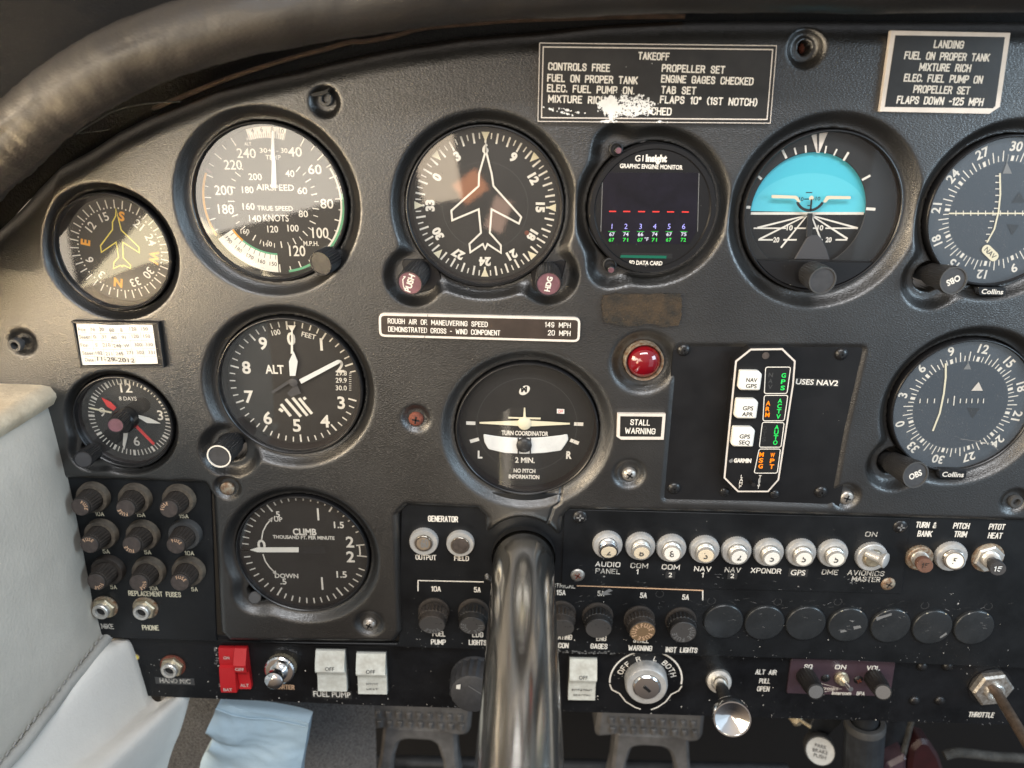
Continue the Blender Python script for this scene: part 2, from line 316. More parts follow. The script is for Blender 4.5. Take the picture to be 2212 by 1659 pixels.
class MB:
    def __init__(s): s.V = []; s.F = []; s.M = []; s.names = []
    def mi(s, m):
        if m not in s.names: s.names.append(m)
        return s.names.index(m)
    def add(s, V, F, m):
        b = len(s.V); k = s.mi(m); s.V += [tuple(v) for v in V]
        for f in F: s.F.append(tuple(b+i for i in f)); s.M.append(k)
    def build(s, name, parent=None, sharp=32.0, loc=None):
        off = Vector((0, 0, 0))
        if parent is not None:
            p = parent
            while p is not None: off += p.location; p = p.parent
        elif loc is not None: off = Vector(loc)
        me = bpy.data.meshes.new(name)
        me.from_pydata([(v[0]-off.x, v[1]-off.y, v[2]-off.z) for v in s.V], [], s.F)
        for nm in s.names: me.materials.append(MATS[nm])
        me.polygons.foreach_set('material_index', s.M)
        me.polygons.foreach_set('use_smooth', [True]*len(s.F))
        me.update()
        me.set_sharp_from_angle(angle=rad(sharp))
        o = bpy.data.objects.new(name, me); COL.objects.link(o)
        if parent is not None: o.parent = parent
        elif loc is not None: o.location = loc
        return o
    # ---- solids
    def lathe(s, O, prof, m, A=(0, -1, 0), n=40, knurl=0.0, kidx=(), cap=True, cap0=False, phase=0.0, n_knurl=None):
        A = Vector(A).normalized(); O = Vector(O)
        ref = Vector((0, 0, 1)) if abs(A.z) < 0.9 else Vector((0, -1, 0))
        e1 = ref.cross(A)*-1.0
        e1 = (A.cross(ref))*-1.0
        e1.normalize(); e1 = Vector(e1)
        e2 = A.cross(e1).normalized()
        V = []; F = []
        for i, (r, d) in enumerate(prof):
            for j in range(n):
                rr = r
                if knurl and i in kidx: rr = r*(1+knurl*(1 if j % 2 else -1))
                t = 2*math.pi*j/n+phase
                V.append(O + A*d + e1*(rr*math.cos(t)) + e2*(rr*math.sin(t)))
        for i in range(len(prof)-1):
            for j in range(n):
                a = i*n+j; b2 = i*n+(j+1) % n
                F.append((a, b2, b2+n, a+n))
        if cap: F.append(tuple((len(prof)-1)*n+j for j in range(n)))
        if cap0: F.append(tuple(n-1-j for j in range(n)))
        s.add(V, F, m)
    def tube(s, pts, r, m, n=12, capends=True):
        pts = [Vector(p) for p in pts]; R = r if isinstance(r, (list, tuple)) else [r]*len(pts)
        V = []; F = []; prev = None
        for i, p in enumerate(pts):
            t = (pts[min(i+1, len(pts)-1)]-pts[max(i-1, 0)]).normalized()
            if prev is None:
                ref = Vector((0, 0, 1)) if abs(t.z) < 0.8 else Vector((0, 1, 0))
                e1 = t.cross(ref).normalized()
            else:
                e1 = (prev - t*prev.dot(t)).normalized()
            prev = e1; e2 = t.cross(e1)
            for j in range(n):
                a = 2*math.pi*j/n
                V.append(p + e1*(R[i]*math.cos(a)) + e2*(R[i]*math.sin(a)))
        for i in range(len(pts)-1):
            for j in range(n):
                a = i*n+j; b2 = i*n+(j+1) % n
                F.append((a, b2, b2+n, a+n))
        if capends:
            F.append(tuple(reversed(range(n)))); F.append(tuple((len(pts)-1)*n+j for j in range(n)))
        s.add(V, F, m)
    def prism(s, pts, h0, h1, m, bev=0.0, front=None):
        pts = ccw(pts); n = len(pts); V = []; F = []
        rings = [(0.0, h0), (0.0, h1-bev)] + ([(bev, h1)] if bev > 0 else [])
        for ins, h in rings:
            for x, z in inset(pts, ins): V.append((x, -h, z))
        for i in range(len(rings)-1):
            for j in range(n):
                a = i*n+j; b2 = i*n+(j+1) % n
                F.append((a, b2, b2+n, a+n))
        s.add(V, F, m)
        top = V[-n:]
        s.flat([(v[0], v[2]) for v in top], h1, front or m)
    def flat(s, pts, h, m):
        pts = ccw(pts)
        tris = tessellate_polygon([[Vector((x, z, 0)) for x, z in pts]])
        F = []
        for a, b2, c in tris:
            (x1, y1), (x2, y2), (x3, y3) = pts[a], pts[b2], pts[c]
            F.append((a, b2, c) if (x2-x1)*(y3-y1)-(x3-x1)*(y2-y1) > 0 else (a, c, b2))
        s.add([(x, -h, z) for x, z in pts], F, m)
    def box(s, c, half, m, R=None, bev=0.0):
        V = []; c = Vector(c)
        hx, hy, hz = half; b2 = min(bev, hx*0.9, hy*0.9, hz*0.9)
        if b2 <= 0:
            cs = [(sx, sy, sz) for sx in (-1, 1) for sy in (-1, 1) for sz in (-1, 1)]
            V = [Vector((a*hx, b*hy, d*hz)) for a, b, d in cs]
            F = [(0, 1, 3, 2), (4, 6, 7, 5), (0, 4, 5, 1), (2, 3, 7, 6), (0, 2, 6, 4), (1, 5, 7, 3)]
        else:
            F = []; idx = {}
            for sx in (-1, 1):
                for sy in (-1, 1):
                    for sz in (-1, 1):
                        for ax in range(3):
                            p = [sx*(hx-b2), sy*(hy-b2), sz*(hz-b2)]
                            p[ax] = (sx, sy, sz)[ax]*(hx, hy, hz)[ax]
                            idx[(sx, sy, sz, ax)] = len(V); V.append(Vector(p))
            def g(a, b, d, ax): return idx[(a, b, d, ax)]
            for a in (-1, 1):
                F.append((g(a, -1, -1, 0), g(a, 1, -1, 0), g(a, 1, 1, 0), g(a, -1, 1, 0)))
                F.append((g(-1, a, -1, 1), g(1, a, -1, 1), g(1, a, 1, 1), g(-1, a, 1, 1)))
                F.append((g(-1, -1, a, 2), g(1, -1, a, 2), g(1, 1, a, 2), g(-1, 1, a, 2)))
                for b in (-1, 1):
                    F.append((g(a, b, -1, 0), g(a, b, 1, 0), g(a, b, 1, 1), g(a, b, -1, 1)))
                    F.append((g(a, -1, b, 0), g(a, 1, b, 0), g(a, 1, b, 2), g(a, -1, b, 2)))
                    F.append((g(-1, a, b, 1), g(1, a, b, 1), g(1, a, b, 2), g(-1, a, b, 2)))
                    for d in (-1, 1): F.append((g(a, b, d, 0), g(a, b, d, 1), g(a, b, d, 2)))
        # orient outward
        F2 = []
        for f in F:
            ctr = sum((V[i] for i in f), Vector())/len(f)
            nn = (V[f[1]]-V[f[0]]).cross(V[f[2]]-V[f[0]])
            F2.append(f if nn.dot(ctr) > 0 else tuple(reversed(f)))
        V = [(R @ v if R else v)+c for v in V]
        s.add(V, F2, m)
    def grid(s, rows, m):
        nr = len(rows); nc = len(rows[0]); V = [p for r in rows for p in r]; F = []
        for i in range(nr-1):
            for j in range(nc-1):
                a = i*nc+j; F.append((a, a+1, a+1+nc, a+nc))
        s.add(V, F, m)
    def xprism(s, x0, x1, prof, m):      # profile of (z, h), extruded along x
        n = len(prof); V = [(x0, -h, z) for z, h in prof]+[(x1, -h, z) for z, h in prof]
        F = [(j, (j+1) % n, n+(j+1) % n, n+j) for j in range(n)] + [tuple(reversed(range(n))), tuple(range(n, 2*n))]
        s.add(V, F, m)

def ccw(pts):
    a = sum(pts[i][0]*pts[(i+1) % len(pts)][1]-pts[(i+1) % len(pts)][0]*pts[i][1] for i in range(len(pts)))
    return list(pts) if a > 0 else list(reversed(pts))
def inset(pts, d):
    if d == 0: return list(pts)
    n = len(pts); o = []
    for i in range(n):
        p0 = Vector(pts[i-1]); p = Vector(pts[i]); p1 = Vector(pts[(i+1) % n])
        a = (p-p0).normalized(); b = (p1-p).normalized()
        n1 = Vector((-a.y, a.x)); n2 = Vector((-b.y, b.x)); nn = (n1+n2)
        if nn.length < 1e-6: nn = n1
        nn.normalize(); c = max(0.35, nn.dot(n1))
        r = p+nn*(d/c); o.append((r.x, r.y))
    return o
def roundpoly(pts, r, n=4):
    pts = ccw(pts); N = len(pts); o = []
    for i in range(N):
        p0 = Vector(pts[i-1]); p = Vector(pts[i]); p1 = Vector(pts[(i+1) % N])
        rr = r if not isinstance(r, (list, tuple)) else r[i]
        a = (p0-p); b = (p1-p); l = min(rr, a.length*0.45, b.length*0.45)
        A = p+a.normalized()*l; B = p+b.normalized()*l
        for k in range(n+1):
            t = k/n; x = A*(1-t)**2+p*(2*t*(1-t))+B*t*t; o.append((x.x, x.y))
    return o
def quadu(pts, h=0.0): return [q(u, v, h) for u, v in pts]

# ------------------------------------------------------------------ ink: flat marks on a face
_TC = {}
def glyphs(sx, bold=0.0):
    key = (sx, bold)
    if key in _TC: return _TC[key]
    cu = bpy.data.curves.new('t', 'FONT'); cu.body = sx; cu.size = 1; cu.resolution_u = 3; cu.dimensions = '2D'; cu.fill_mode = 'FRONT'
    cu.offset = bold
    ob = bpy.data.objects.new('t', cu); me = bpy.data.meshes.new_from_object(ob)
    V = [(v.co.x, v.co.y) for v in me.vertices]; F = [tuple(p.vertices) for p in me.polygons]
    bpy.data.objects.remove(ob); bpy.data.meshes.remove(me); bpy.data.curves.remove(cu)
    if not V: _TC[key] = ([], [], 0.0); return _TC[key]
    x0 = min(v[0] for v in V); x1 = max(v[0] for v in V)
    V = [((x-(x0+x1)/2)/CAPH, y/CAPH-0.5) for x, y in V]
    F2 = []
    for f in F:
        a = sum(V[f[i]][0]*V[f[(i+1) % len(f)]][1]-V[f[(i+1) % len(f)]][0]*V[f[i]][1] for i in range(len(f)))
        F2.append(f if a > 0 else tuple(reversed(f)))
    _TC[key] = (V, F2, (x1-x0)/CAPH); return _TC[key]
CAPH = 1.0
def _cap():
    global CAPH
    V, F, wd = glyphs('H'); ys = [v[1]+0.5 for v in V]; CAPH = max(ys); _TC.clear()
_cap()

# ------------------------------------------------------------------ engraved stroke lettering (uniform line, condensed)
SF = {}
def _sf(chs, wd, *strokes): SF[chs] = (wd, strokes)
_C = [(.5, .70), (.5, .82), (.44, .95), (.32, 1), (.18, 1), (.06, .95), (0, .82), (0, .18), (.06, .05), (.18, 0), (.32, 0), (.44, .05), (.5, .18)]
_O = [(.18, 0), (.32, 0), (.44, .05), (.5, .18), (.5, .82), (.44, .95), (.32, 1), (.18, 1), (.06, .95), (0, .82), (0, .18), (.06, .05), (.18, 0)]
_sf('A', .52, [(0, 0), (.26, 1), (.52, 0)], [(.09, .32), (.43, .32)])
_sf('B', .48, [(.02, 0), (.02, 1), (.30, 1), (.42, .94), (.45, .80), (.42, .62), (.30, .54), (.02, .54)], [(.30, .54), (.44, .46), (.48, .28), (.44, .07), (.30, 0), (.02, 0)])
_sf('C', .5, _C+[(.5, .30)]); _sf('D', .5, [(0, 0), (0, 1), (.28, 1), (.43, .94), (.5, .78), (.5, .22), (.43, .06), (.28, 0), (0, 0)])
_sf('E', .44, [(.44, 1), (0, 1), (0, 0), (.44, 0)], [(0, .53), (.36, .53)]); _sf('F', .44, [(.44, 1), (0, 1), (0, 0)], [(0, .53), (.36, .53)])
_sf('G', .5, _C+[(.5, .46), (.27, .46)]); _sf('H', .5, [(0, 0), (0, 1)], [(.5, 0), (.5, 1)], [(0, .53), (.5, .53)]); _sf('I', .06, [(.03, 0), (.03, 1)])
_sf('J', .42, [(.42, 1), (.42, .18), (.36, .05), (.26, 0), (.14, 0), (.05, .06), (0, .2)]); _sf('K', .5, [(0, 0), (0, 1)], [(.48, 1), (.02, .40)], [(.15, .56), (.5, 0)])
_sf('L', .42, [(0, 1), (0, 0), (.42, 0)]); _sf('M', .64, [(0, 0), (0, 1), (.32, .28), (.64, 1), (.64, 0)]); _sf('N', .5, [(0, 0), (0, 1), (.5, 0), (.5, 1)])
_sf('O', .5, _O); _sf('P', .48, [(0, 0), (0, 1), (.30, 1), (.44, .94), (.48, .78), (.48, .68), (.44, .52), (.30, .46), (0, .46)])
_sf('Q', .5, _O, [(.30, .24), (.52, -.06)]); _sf('R', .5, [(0, 0), (0, 1), (.30, 1), (.44, .94), (.48, .78), (.48, .70), (.44, .55), (.30, .49), (0, .49)], [(.28, .49), (.5, 0)])
_sf('S', .48, [(.47, .74), (.46, .86), (.38, .97), (.24, 1), (.10, .97), (.02, .86), (.02, .72), (.09, .60), (.39, .44), (.48, .30), (.48, .16), (.40, .04), (.24, 0), (.09, .04), (.01, .15), (0, .28)])
_sf('T', .5, [(0, 1), (.5, 1)], [(.25, 1), (.25, 0)]); _sf('U', .5, [(0, 1), (0, .18), (.06, .05), (.18, 0), (.32, 0), (.44, .05), (.5, .18), (.5, 1)])
_sf('V', .52, [(0, 1), (.26, 0), (.52, 1)]); _sf('W', .74, [(0, 1), (.18, 0), (.37, .75), (.56, 0), (.74, 1)]); _sf('X', .52, [(0, 0), (.52, 1)], [(0, 1), (.52, 0)])
_sf('Y', .52, [(0, 1), (.26, .5), (.52, 1)], [(.26, .5), (.26, 0)]); _sf('Z', .48, [(0, 1), (.48, 1), (0, 0), (.48, 0)])
_sf('0', .5, _O); _sf('1', .2, [(0, .80), (.16, 1), (.16, 0)]); _sf('2', .48, [(0, .72), (.03, .88), (.12, .97), (.24, 1), (.38, .97), (.46, .86), (.47, .70), (.40, .54), (0, 0), (.48, 0)])
_sf('3', .48, [(0, .78), (.04, .92), (.14, 1), (.30, 1), (.42, .94), (.46, .80), (.43, .63), (.32, .55), (.18, .54)], [(.32, .55), (.45, .44), (.48, .28), (.44, .08), (.30, 0), (.16, 0), (.04, .07), (0, .22)])
_sf('4', .5, [(.38, 0), (.38, 1), (0, .30), (.5, .30)]); _sf('5', .48, [(.44, 1), (.06, 1), (.03, .56), (.16, .64), (.30, .63), (.43, .54), (.48, .36), (.46, .16), (.36, .03), (.20, 0), (.06, .06), (0, .18)])
_sf('6', .48, [(.44, .86), (.34, .98), (.20, 1), (.08, .92), (.01, .70), (0, .30), (.05, .09), (.17, 0), (.31, 0), (.43, .09), (.48, .28), (.44, .50), (.32, .60), (.17, .59), (.05, .48), (0, .30)])
_sf('7', .46, [(0, 1), (.46, 1), (.16, 0)]); _sf('8', .5, [(.25, .55), (.12, .61), (.05, .72), (.05, .84), (.13, .97), (.25, 1), (.37, .97), (.45, .84), (.45, .72), (.38, .61), (.25, .55), (.09, .47), (0, .33), (0, .18), (.08, .04), (.25, 0), (.42, .04), (.5, .18), (.5, .33), (.41, .47), (.25, .55)])
_sf('9', .48, [(.04, .14), (.14, .02), (.28, 0), (.40, .08), (.47, .30), (.48, .70), (.43, .91), (.31, 1), (.17, 1), (.05, .91), (0, .72), (.04, .50), (.16, .40), (.31, .41), (.43, .52), (.48, .70)])
_sf('.', .05, [(.02, 0), (.02, .10)]); _sf('-', .3, [(0, .48), (.3, .48)]); _sf('+', .4, [(0, .48), (.4, .48)], [(.2, .28), (.2, .68)]); _sf('(', .2, [(.2, 1.06), (.05, .85), (0, .5), (.05, .15), (.2, -.06)]); _sf(')', .2, [(0, 1.06), (.15, .85), (.2, .5), (.15, .15), (0, -.06)])
_sf('\u00b0', .2, [(.1, .72), (.2, .77), (.2, .93), (.1, 1), (0, .93), (0, .77), (.1, .72)]); _sf('&', .56, [(.56, .0), (.12, .70), (.10, .86), (.18, .98), (.30, .98), (.36, .86), (.32, .70), (.06, .38), (.02, .20), (.10, .04), (.26, 0), (.42, .10), (.52, .38)])
_sf(' ', .55)
def ribbon(pts, w):
    """mitred flat ribbon along a 2D polyline -> verts, faces"""
    pts = [Vector(p) for p in pts]; closed = (pts[0]-pts[-1]).length < 1e-9
    if closed: pts = pts[:-1]
    n = len(pts); L_, R_ = [], []
    for i in range(n):
        a = pts[i]-pts[i-1] if (i > 0 or closed) else pts[1]-pts[0]
        b = pts[(i+1) % n]-pts[i] if (i < n-1 or closed) else a
        if a.length < 1e-12: a = b
        if b.length < 1e-12: b = a
        a = a.normalized(); b = b.normalized(); n1 = Vector((-a.y, a.x)); n2 = Vector((-b.y, b.x)); m = n1+n2
        m = n1 if m.length < 1e-4 else m.normalized(); k = 1/max(.55, m.dot(n1))
        L_.append(pts[i]+m*(w/2*k)); R_.append(pts[i]-m*(w/2*k))
    V = [(p.x, p.y) for p in L_]+[(p.x, p.y) for p in R_]; F = []
    for i in range(n if closed else n-1):
        j = (i+1) % n; F.append((i, n+i, n+j, j))
    return V, F
def sf_ok(t): return all(c in SF for c in t) and t.strip() != ''
def sf_layout(t, gap=.24):
    x = 0; o = []
    for i, c in enumerate(t):
        wd, st = SF[c]; o.append((x, st)); x += wd+(gap if c not in '. ' else gap*.8)
    return o, x-gap

class Ink(MB):
    def __init__(s, h, sf=True): super().__init__(); s.h = h+0.00006; s.sf = sf
    def poly(s, pts, m, dh=0.0): s.flat(pts, s.h+dh, m)
    def pu(s, pts, m, dh=0.0): s.flat([q(u, v, s.h+dh) for u, v in pts], s.h+dh, m)
    def seg(s, a, b, w, m, dh=0.0, w2=None):
        a = Vector(a); b = Vector(b); d = (b-a).normalized(); nn = Vector((-d.y, d.x)); w2 = w if w2 is None else w2
        s.poly([a+nn*w/2, a-nn*w/2, b-nn*w2/2, b+nn*w2/2], m, dh)
    def su(s, a, b, w, m, dh=0.0, w2=None):
        k = kx(a[0], a[1], s.h); s.seg(q(*a, s.h+dh), q(*b, s.h+dh), w*k, m, dh, None if w2 is None else w2*k)
    def path(s, pts, w, m, dh=0.0, closed=False):
        P_ = list(pts)+([pts[0]] if closed else []); V, F = ribbon(P_, w)
        s.add([(x, -(s.h+dh), z) for x, z in V], F, m)
    def pathu(s, pts, w, m, dh=0.0, closed=False):
        k = kx(pts[0][0], pts[0][1], s.h); s.path([q(u, v, s.h+dh) for u, v in pts], w*k, m, dh, closed)
    def arc(s, c, r0, r1, a0, a1, m, dh=0.0, n=None):
        n = n or max(3, int(abs(a1-a0)/4)); V = []; F = []; y = -(s.h+dh)
        for i in range(n+1):
            a = rad(a0+(a1-a0)*i/n)
            for r in (r0, r1): V.append((c[0]+math.sin(a)*r, y, c[1]+math.cos(a)*r))
        for i in range(n):
            f = (2*i, 2*i+1, 2*i+3, 2*i+2); F.append(f if a1 < a0 else tuple(reversed(f)))
        s.add(V, F, m)
    def disc(s, c, r, m, dh=0.0, n=32, sz=1.0):
        s.poly([(c[0]+r*math.cos(2*math.pi*i/n), c[1]+r*sz*math.sin(2*math.pi*i/n)) for i in range(n)], m, dh)
    def text(s, t, x, z, w, h, rot=0.0, m='ink', bold=0.0, dh=0.0, al=0.0):
        ca, sa = math.cos(rad(rot)), math.sin(rad(rot))
        if s.sf and sf_ok(t):
            lay, wn = sf_layout(t); th = (.13+1.35*bold)*h
            if w: fx = max(w-th, w*.3)/max(wn, .06)
            else: fx = h*1.28
            hh = h-th; k = 0
            for x0, st in lay:
                for pl in st:
                    q_ = [Vector(((x0+p-wn/2)*fx, (r_-.5)*hh)) for p, r_ in pl]
                    parts = [[q_[0]]]
                    for i in range(1, len(q_)-1):
                        parts[-1].append(q_[i])
                        if (q_[i]-q_[i-1]).normalized().dot((q_[i+1]-q_[i]).normalized()) < .15: parts.append([q_[i]])
                    parts[-1].append(q_[-1])
                    for pc in parts:
                        if pc[0] != pc[-1]:           # square line ends
                            pc[0] = pc[0]+(pc[0]-pc[1]).normalized()*th*.42; pc[-1] = pc[-1]+(pc[-1]-pc[-2]).normalized()*th*.42
                        V, F = ribbon(pc, th); k += 1
                        s.add([(x+a*ca+b*sa, -(s.h+dh+.000003*(k % 7)), z-a*sa+b*ca) for a, b in V], F, m)
            return
        V, F, wn = glyphs(t, bold+.012)
        if not V: return
        fx = (w/wn) if w else h
        W = []
        for a, b in V:
            a = a*fx + al*wn*fx/2; b = b*h
            W.append((x+a*ca+b*sa, -(s.h+dh), z-a*sa+b*ca))
        s.add(W, F, m)
    def tu(s, t, u, v, w, h, rot=0.0, m='ink', bold=0.0, dh=0.0, al=0.0):
        k = kx(u, v, s.h); k2 = kz(u, v, s.h)
        if abs(rot) > 30: k2 = k = (k+k2)/2
        x, z = q(u, v, s.h+dh)
        s.text(t, x, z, w*k if w else None, h*k2, rot, m, bold, dh, al)
    def arctext(s, t, c, r, amid, size, step, m='ink', bold=0.0, flip=False, dh=0.0, wx=None):
        n = len(t)
        for i, ch in enumerate(t):
            a = amid+(i-(n-1)/2)*step*(-1 if flip else 1)
            s.text(ch, c[0]+r*math.sin(rad(a)), c[1]+r*math.cos(rad(a)), wx, size, a+(180 if flip else 0), m, bold, dh)

# ================================================================== THE PANEL
H_FRONT, H_DIAL = -0.0035, -0.0125
H_PLATE, H_STRIP, H_LOW, H_SUB = -0.0050, -0.0040, -0.0125, -0.0026
INST = {  # dial centre (photo units), dial radius, bezel radius, dish rim radius
    'airspeed': (591, 437, 155, 165, 212), 'compass': (259, 540, 110, 124, 154), 'dg': (1048, 446, 158, 168, 210),
    'engine': (1407, 451, 136, 137, 180), 'ai': (1764, 457, 161, 169, 220), 'vora': (2157, 458, 156, 160, 204),
    'vorb': (2074, 876, 149, 153, 192), 'clock': (281, 902, 90, 105, 126), 'alt': (635, 828, 141, 154, 194),
    'tc': (1138, 919, 144, 152, 196), 'climb': (659, 1189, 137, 142, 176)}
AX = {}
for k, (cu_, cv_, ri, ro, rim) in INST.items():
    hd = H_DIAL if k not in ('engine',) else -0.004
    if k == 'climb': hd = -0.010
    if k in ('vora', 'vorb'): hd = -0.007
    kk = kx(cu_, cv_, hd)
    AX[k] = dict(c=q(cu_, cv_, hd), hd=hd, k=kk, ri=ri*kk, ro=ro*kk, rim=rim*kx(cu_, cv_, 0))

def seg_sdf(X, Z, poly, closed=True):
    d = np.full(X.shape, 1e9); ins = np.zeros(X.shape, bool); n = len(poly)
    for i in range(n if closed else n-1):
        ax, az = poly[i]; bx, bz = poly[(i+1) % n]
        ex, ez = bx-ax, bz-az
        t = np.clip(((X-ax)*ex+(Z-az)*ez)/(ex*ex+ez*ez+1e-20), 0, 1)
        d = np.minimum(d, np.hypot(X-ax-t*ex, Z-az-t*ez))
        c = ((az > Z) != (bz > Z))
        with np.errstate(divide='ignore', invalid='ignore'):
            xi = ax+(Z-az)*ex/np.where(ez == 0, 1e-12, ez)
        ins ^= (c & (X < xi))
    return np.where(ins, -d, d) if closed else d
def smin(a, b, k):
    h = np.clip(0.5+0.5*(b-a)/k, 0, 1)
    return b*(1-h)+a*h-k*h*(1-h)
def sstep(x): x = np.clip(x, 0, 1); return x*x*(3-2*x)

TOP_EDGE = [(-260, 760), (-120, 590), (-20, 478), (41, 412), (100, 362), (165, 328), (230, 285), (300, 250), (370, 222), (450, 190), (553, 163),
            (640, 144), (700, 128), (790, 108), (880, 91), (1000, 73), (1106, 64), (1165, 60), (1300, 46), (1480, 38), (1650, 37), (2800, 40)]
def build_panel():
    st = 0.00075
    xs = np.arange(-0.345, 0.445, st); zs = np.arange(q(600, 1470)[1], 0.262, st)
    X, Z = np.meshgrid(xs, zs)
    h = np.zeros(X.shape)
    # gentle sag of the moulded sheet
    h += 0.00025*np.sin(X*41+Z*23)+0.0002*np.sin(X*17-Z*57+1.0)+0.00012*np.sin(X*120+Z*75)
    xl = q(150, 650)[0]
    z0 = q(60, 640)[1]; wz = sstep((Z-q(60, 860)[1])/0.035)
    h += 0.006*np.clip((xl-X)/0.08, 0, 2)**2*wz
    h -= 0.20*np.clip(Z-z0, -0.06, 0.09)*sstep((q(200, 650)[0]-X)/0.05)*wz
    def dish(shape_sdf, depth, width):
        nonlocal h
        t = np.clip((1-shape_sdf/width)*1.12, 0, 1)
        prof = -depth*(t*t*(3-2*t))-0.0006*np.clip(1-shape_sdf/width, 0, 1)
        h = smin(h, prof+0.0001, 0.0020)
    def circ(u, v, r):
        c = q(u, v); return np.hypot(X-c[0], Z-c[1])-r*kx(u, v)
    lobes = {'dg': [(893, 600, 40), (1186, 596, 40)], 'alt': [(492, 978, 40)], 'clock': [(190, 982, 33)], 'vora': [(2022, 603, 42)],
             'vorb': [(1940, 1006, 40)], 'climb': [(552, 1290, 30)], 'engine': [(1331, 322, 22), (1319, 576, 22)]}
    hole = np.full(X.shape, 1e9)
    for kname, a in AX.items():
        c = a['c']; s = np.hypot(X-c[0], Z-c[1])-(a['ro']+0.0006)
        wd = a['rim']-a['ro']
        ss = s
        for (u, v, r) in lobes.get(kname, []):
            ss = smin(ss, circ(u, v, r), 0.006)
            lc = circ(u, v, r*0.80)
            if kname in ('vora', 'vorb', 'clock', 'alt', 'climb'): hole = np.minimum(hole, lc)
        dish(ss, 0.0072 if kname not in ('climb', 'clock', 'tc') else 0.0058, wd)
        hole = np.minimum(hole, s)
    for (u, v, r0, r1, dp) in [(700, 219, 17, 42, .005), (1745, 103, 24, 48, .006), (44, 741, 14, 40, .004), (898, 907, 17, 40, .004), (490, 1057, 17, 36, .004),
                           (797, 1351, 17, 40, .004), (1360, 1027, 18, 42, .005), (1830, 1076, 17, 38, .004), (2195, 1086, 16, 38, .004), (1392, 786, 48, 82, .006)]:
        dish(circ(u, v, r0), dp, (r1-r0)*kx(u, v))
    for (u, v, r) in [(1748, 100, 15), (1392, 783, 43)]: hole = np.minimum(hole, circ(u, v, r))
    # shaft boss
    dish(circ(1128, 1205, 68), 0.008, 0.013)
    hole = np.minimum(hole, circ(1128, 1205, 64))
    # cut-out for the annunciator
    cut = seg_sdf(X, Z, roundpoly(quadu([(1469, 755), (1864, 757), (1822, 940), (1795, 1090), (1620, 1083), (1440, 1079)]), 0.0012))
    hole = np.minimum(hole, cut)
    h -= 0.0012*sstep(1-cut/0.004)
    low = [(-300, 1034), (150, 1042), (436, 1052), (452, 1078), (462, 1250), (470, 1372), (492, 1393), (852, 1396), (870, 1372), (862, 1118), (880, 1100), (1030, 1107),
           (1046, 1124), (1042, 1262), (1060, 1274), (1196, 1275), (1204, 1262), (1221, 1124), (1234, 1110), (1600, 1117), (1960, 1128), (2800, 1151)]
    body = quadu(low)+quadu(list(reversed(TOP_EDGE)))
    sd = seg_sdf(X, Z, roundpoly(body, 0.004, 3))
    # small rolled edge where the sheet meets the plates, a wide one along the coaming
    te = seg_sdf(X, Z, quadu(TOP_EDGE), closed=False)
    lo = seg_sdf(X, Z, quadu(low), closed=False)
    t = np.clip(1-lo/0.005, 0, 1); h -= 0.0075*(1-np.sqrt(np.clip(1-t*t, 0, 1)))
    t = np.clip(1-te/0.013, 0, 1); h -= 0.016*(1-np.sqrt(np.clip(1-t*t*0.98, 0, 1)))
    # scar left by a label and a split in the sheet near the shaft
    crack = seg_sdf(X, Z, quadu([(1217, 1048), (1210, 1090), (1195, 1100), (1183, 1136)]), closed=False)
    h -= 0.0018*np.clip(1-crack/0.0009, 0, 1)
    h = h - 0.030*sstep(-hole/0.0011)
    h = h - 0.040*sstep(sd/0.0011)
    keep = h > -0.026
    idx = -np.ones(X.shape, int)
    fk = keep[:-1, :-1] | keep[1:, :-1] | keep[:-1, 1:] | keep[1:, 1:]
    used = np.zeros(X.shape, bool)
    used[:-1, :-1] |= fk; used[1:, :-1] |= fk; used[:-1, 1:] |= fk; used[1:, 1:] |= fk
    idx[used] = np.arange(used.sum())
    V = np.stack([X[used], -h[used], Z[used]], 1).astype(np.float32)
    F = np.stack([idx[:-1, :-1][fk], idx[:-1, 1:][fk], idx[1:, 1:][fk], idx[1:, :-1][fk]], 1).astype(np.int32)
    me = bpy.data.meshes.new('instrument_panel')
    me.vertices.add(len(V)); me.vertices.foreach_set('co', V.ravel())
    me.loops.add(F.size); me.loops.foreach_set('vertex_index', F.ravel())
    me.polygons.add(len(F)); me.polygons.foreach_set('loop_start', np.arange(0, F.size, 4, dtype=np.int32))
    me.polygons.foreach_set('use_smooth', np.ones(len(F), bool))
    me.materials.append(MATS['vinyl']); me.update(calc_edges=True); me.validate()
    o = bpy.data.objects.new('instrument_panel', me); COL.objects.link(o)
    tagit(o, 'black grained vinyl instrument panel moulded into dished recesses around the round dials', 'instrument panel')
    return o
build_panel()

# ------------------------------------------------------------------ flat metal plates
I = Ink(H_PLATE); I.prism(roundpoly(quadu([(120, 1020), (455, 1036), (468, 1386), (862, 1391), (868, 1060), (2800, 1096), (2800, 1470), (1760, 1424), (1200, 1407), (880, 1398), (196, 1376)], H_PLATE), 0.002), H_PLATE-0.0015, H_PLATE, 'plate', 0.0004)
LB1 = ('flat black metal panel with worn white lettering holding the fuses, jacks and round hole plugs', 'panel')
for t, u, v, wd in [('10A', 215, 1110, 19), ('15A', 304, 1112, 19), ('15A', 397, 1115, 20), ('5A', 229, 1191, 15), ('5A', 319, 1193, 15), ('10A', 409, 1195, 20),
                    ('5A', 245, 1268, 14), ('10A', 332, 1271, 19), ('5A', 420, 1273, 14)]:
    I.tu(t, u, v, wd, 9, 0, 'ink_cream', 0.012)
I.tu('REPLACEMENT FUSES', 334, 1283, 113, 11, 1.0, 'ink_cream', 0.012)
I.tu('MIKE', 232, 1353, 27, 11, 0.5, 'ink_worn', 0.012); I.tu('PHONE', 325, 1356, 36, 11, 0.5, 'ink_cream', 0.012)
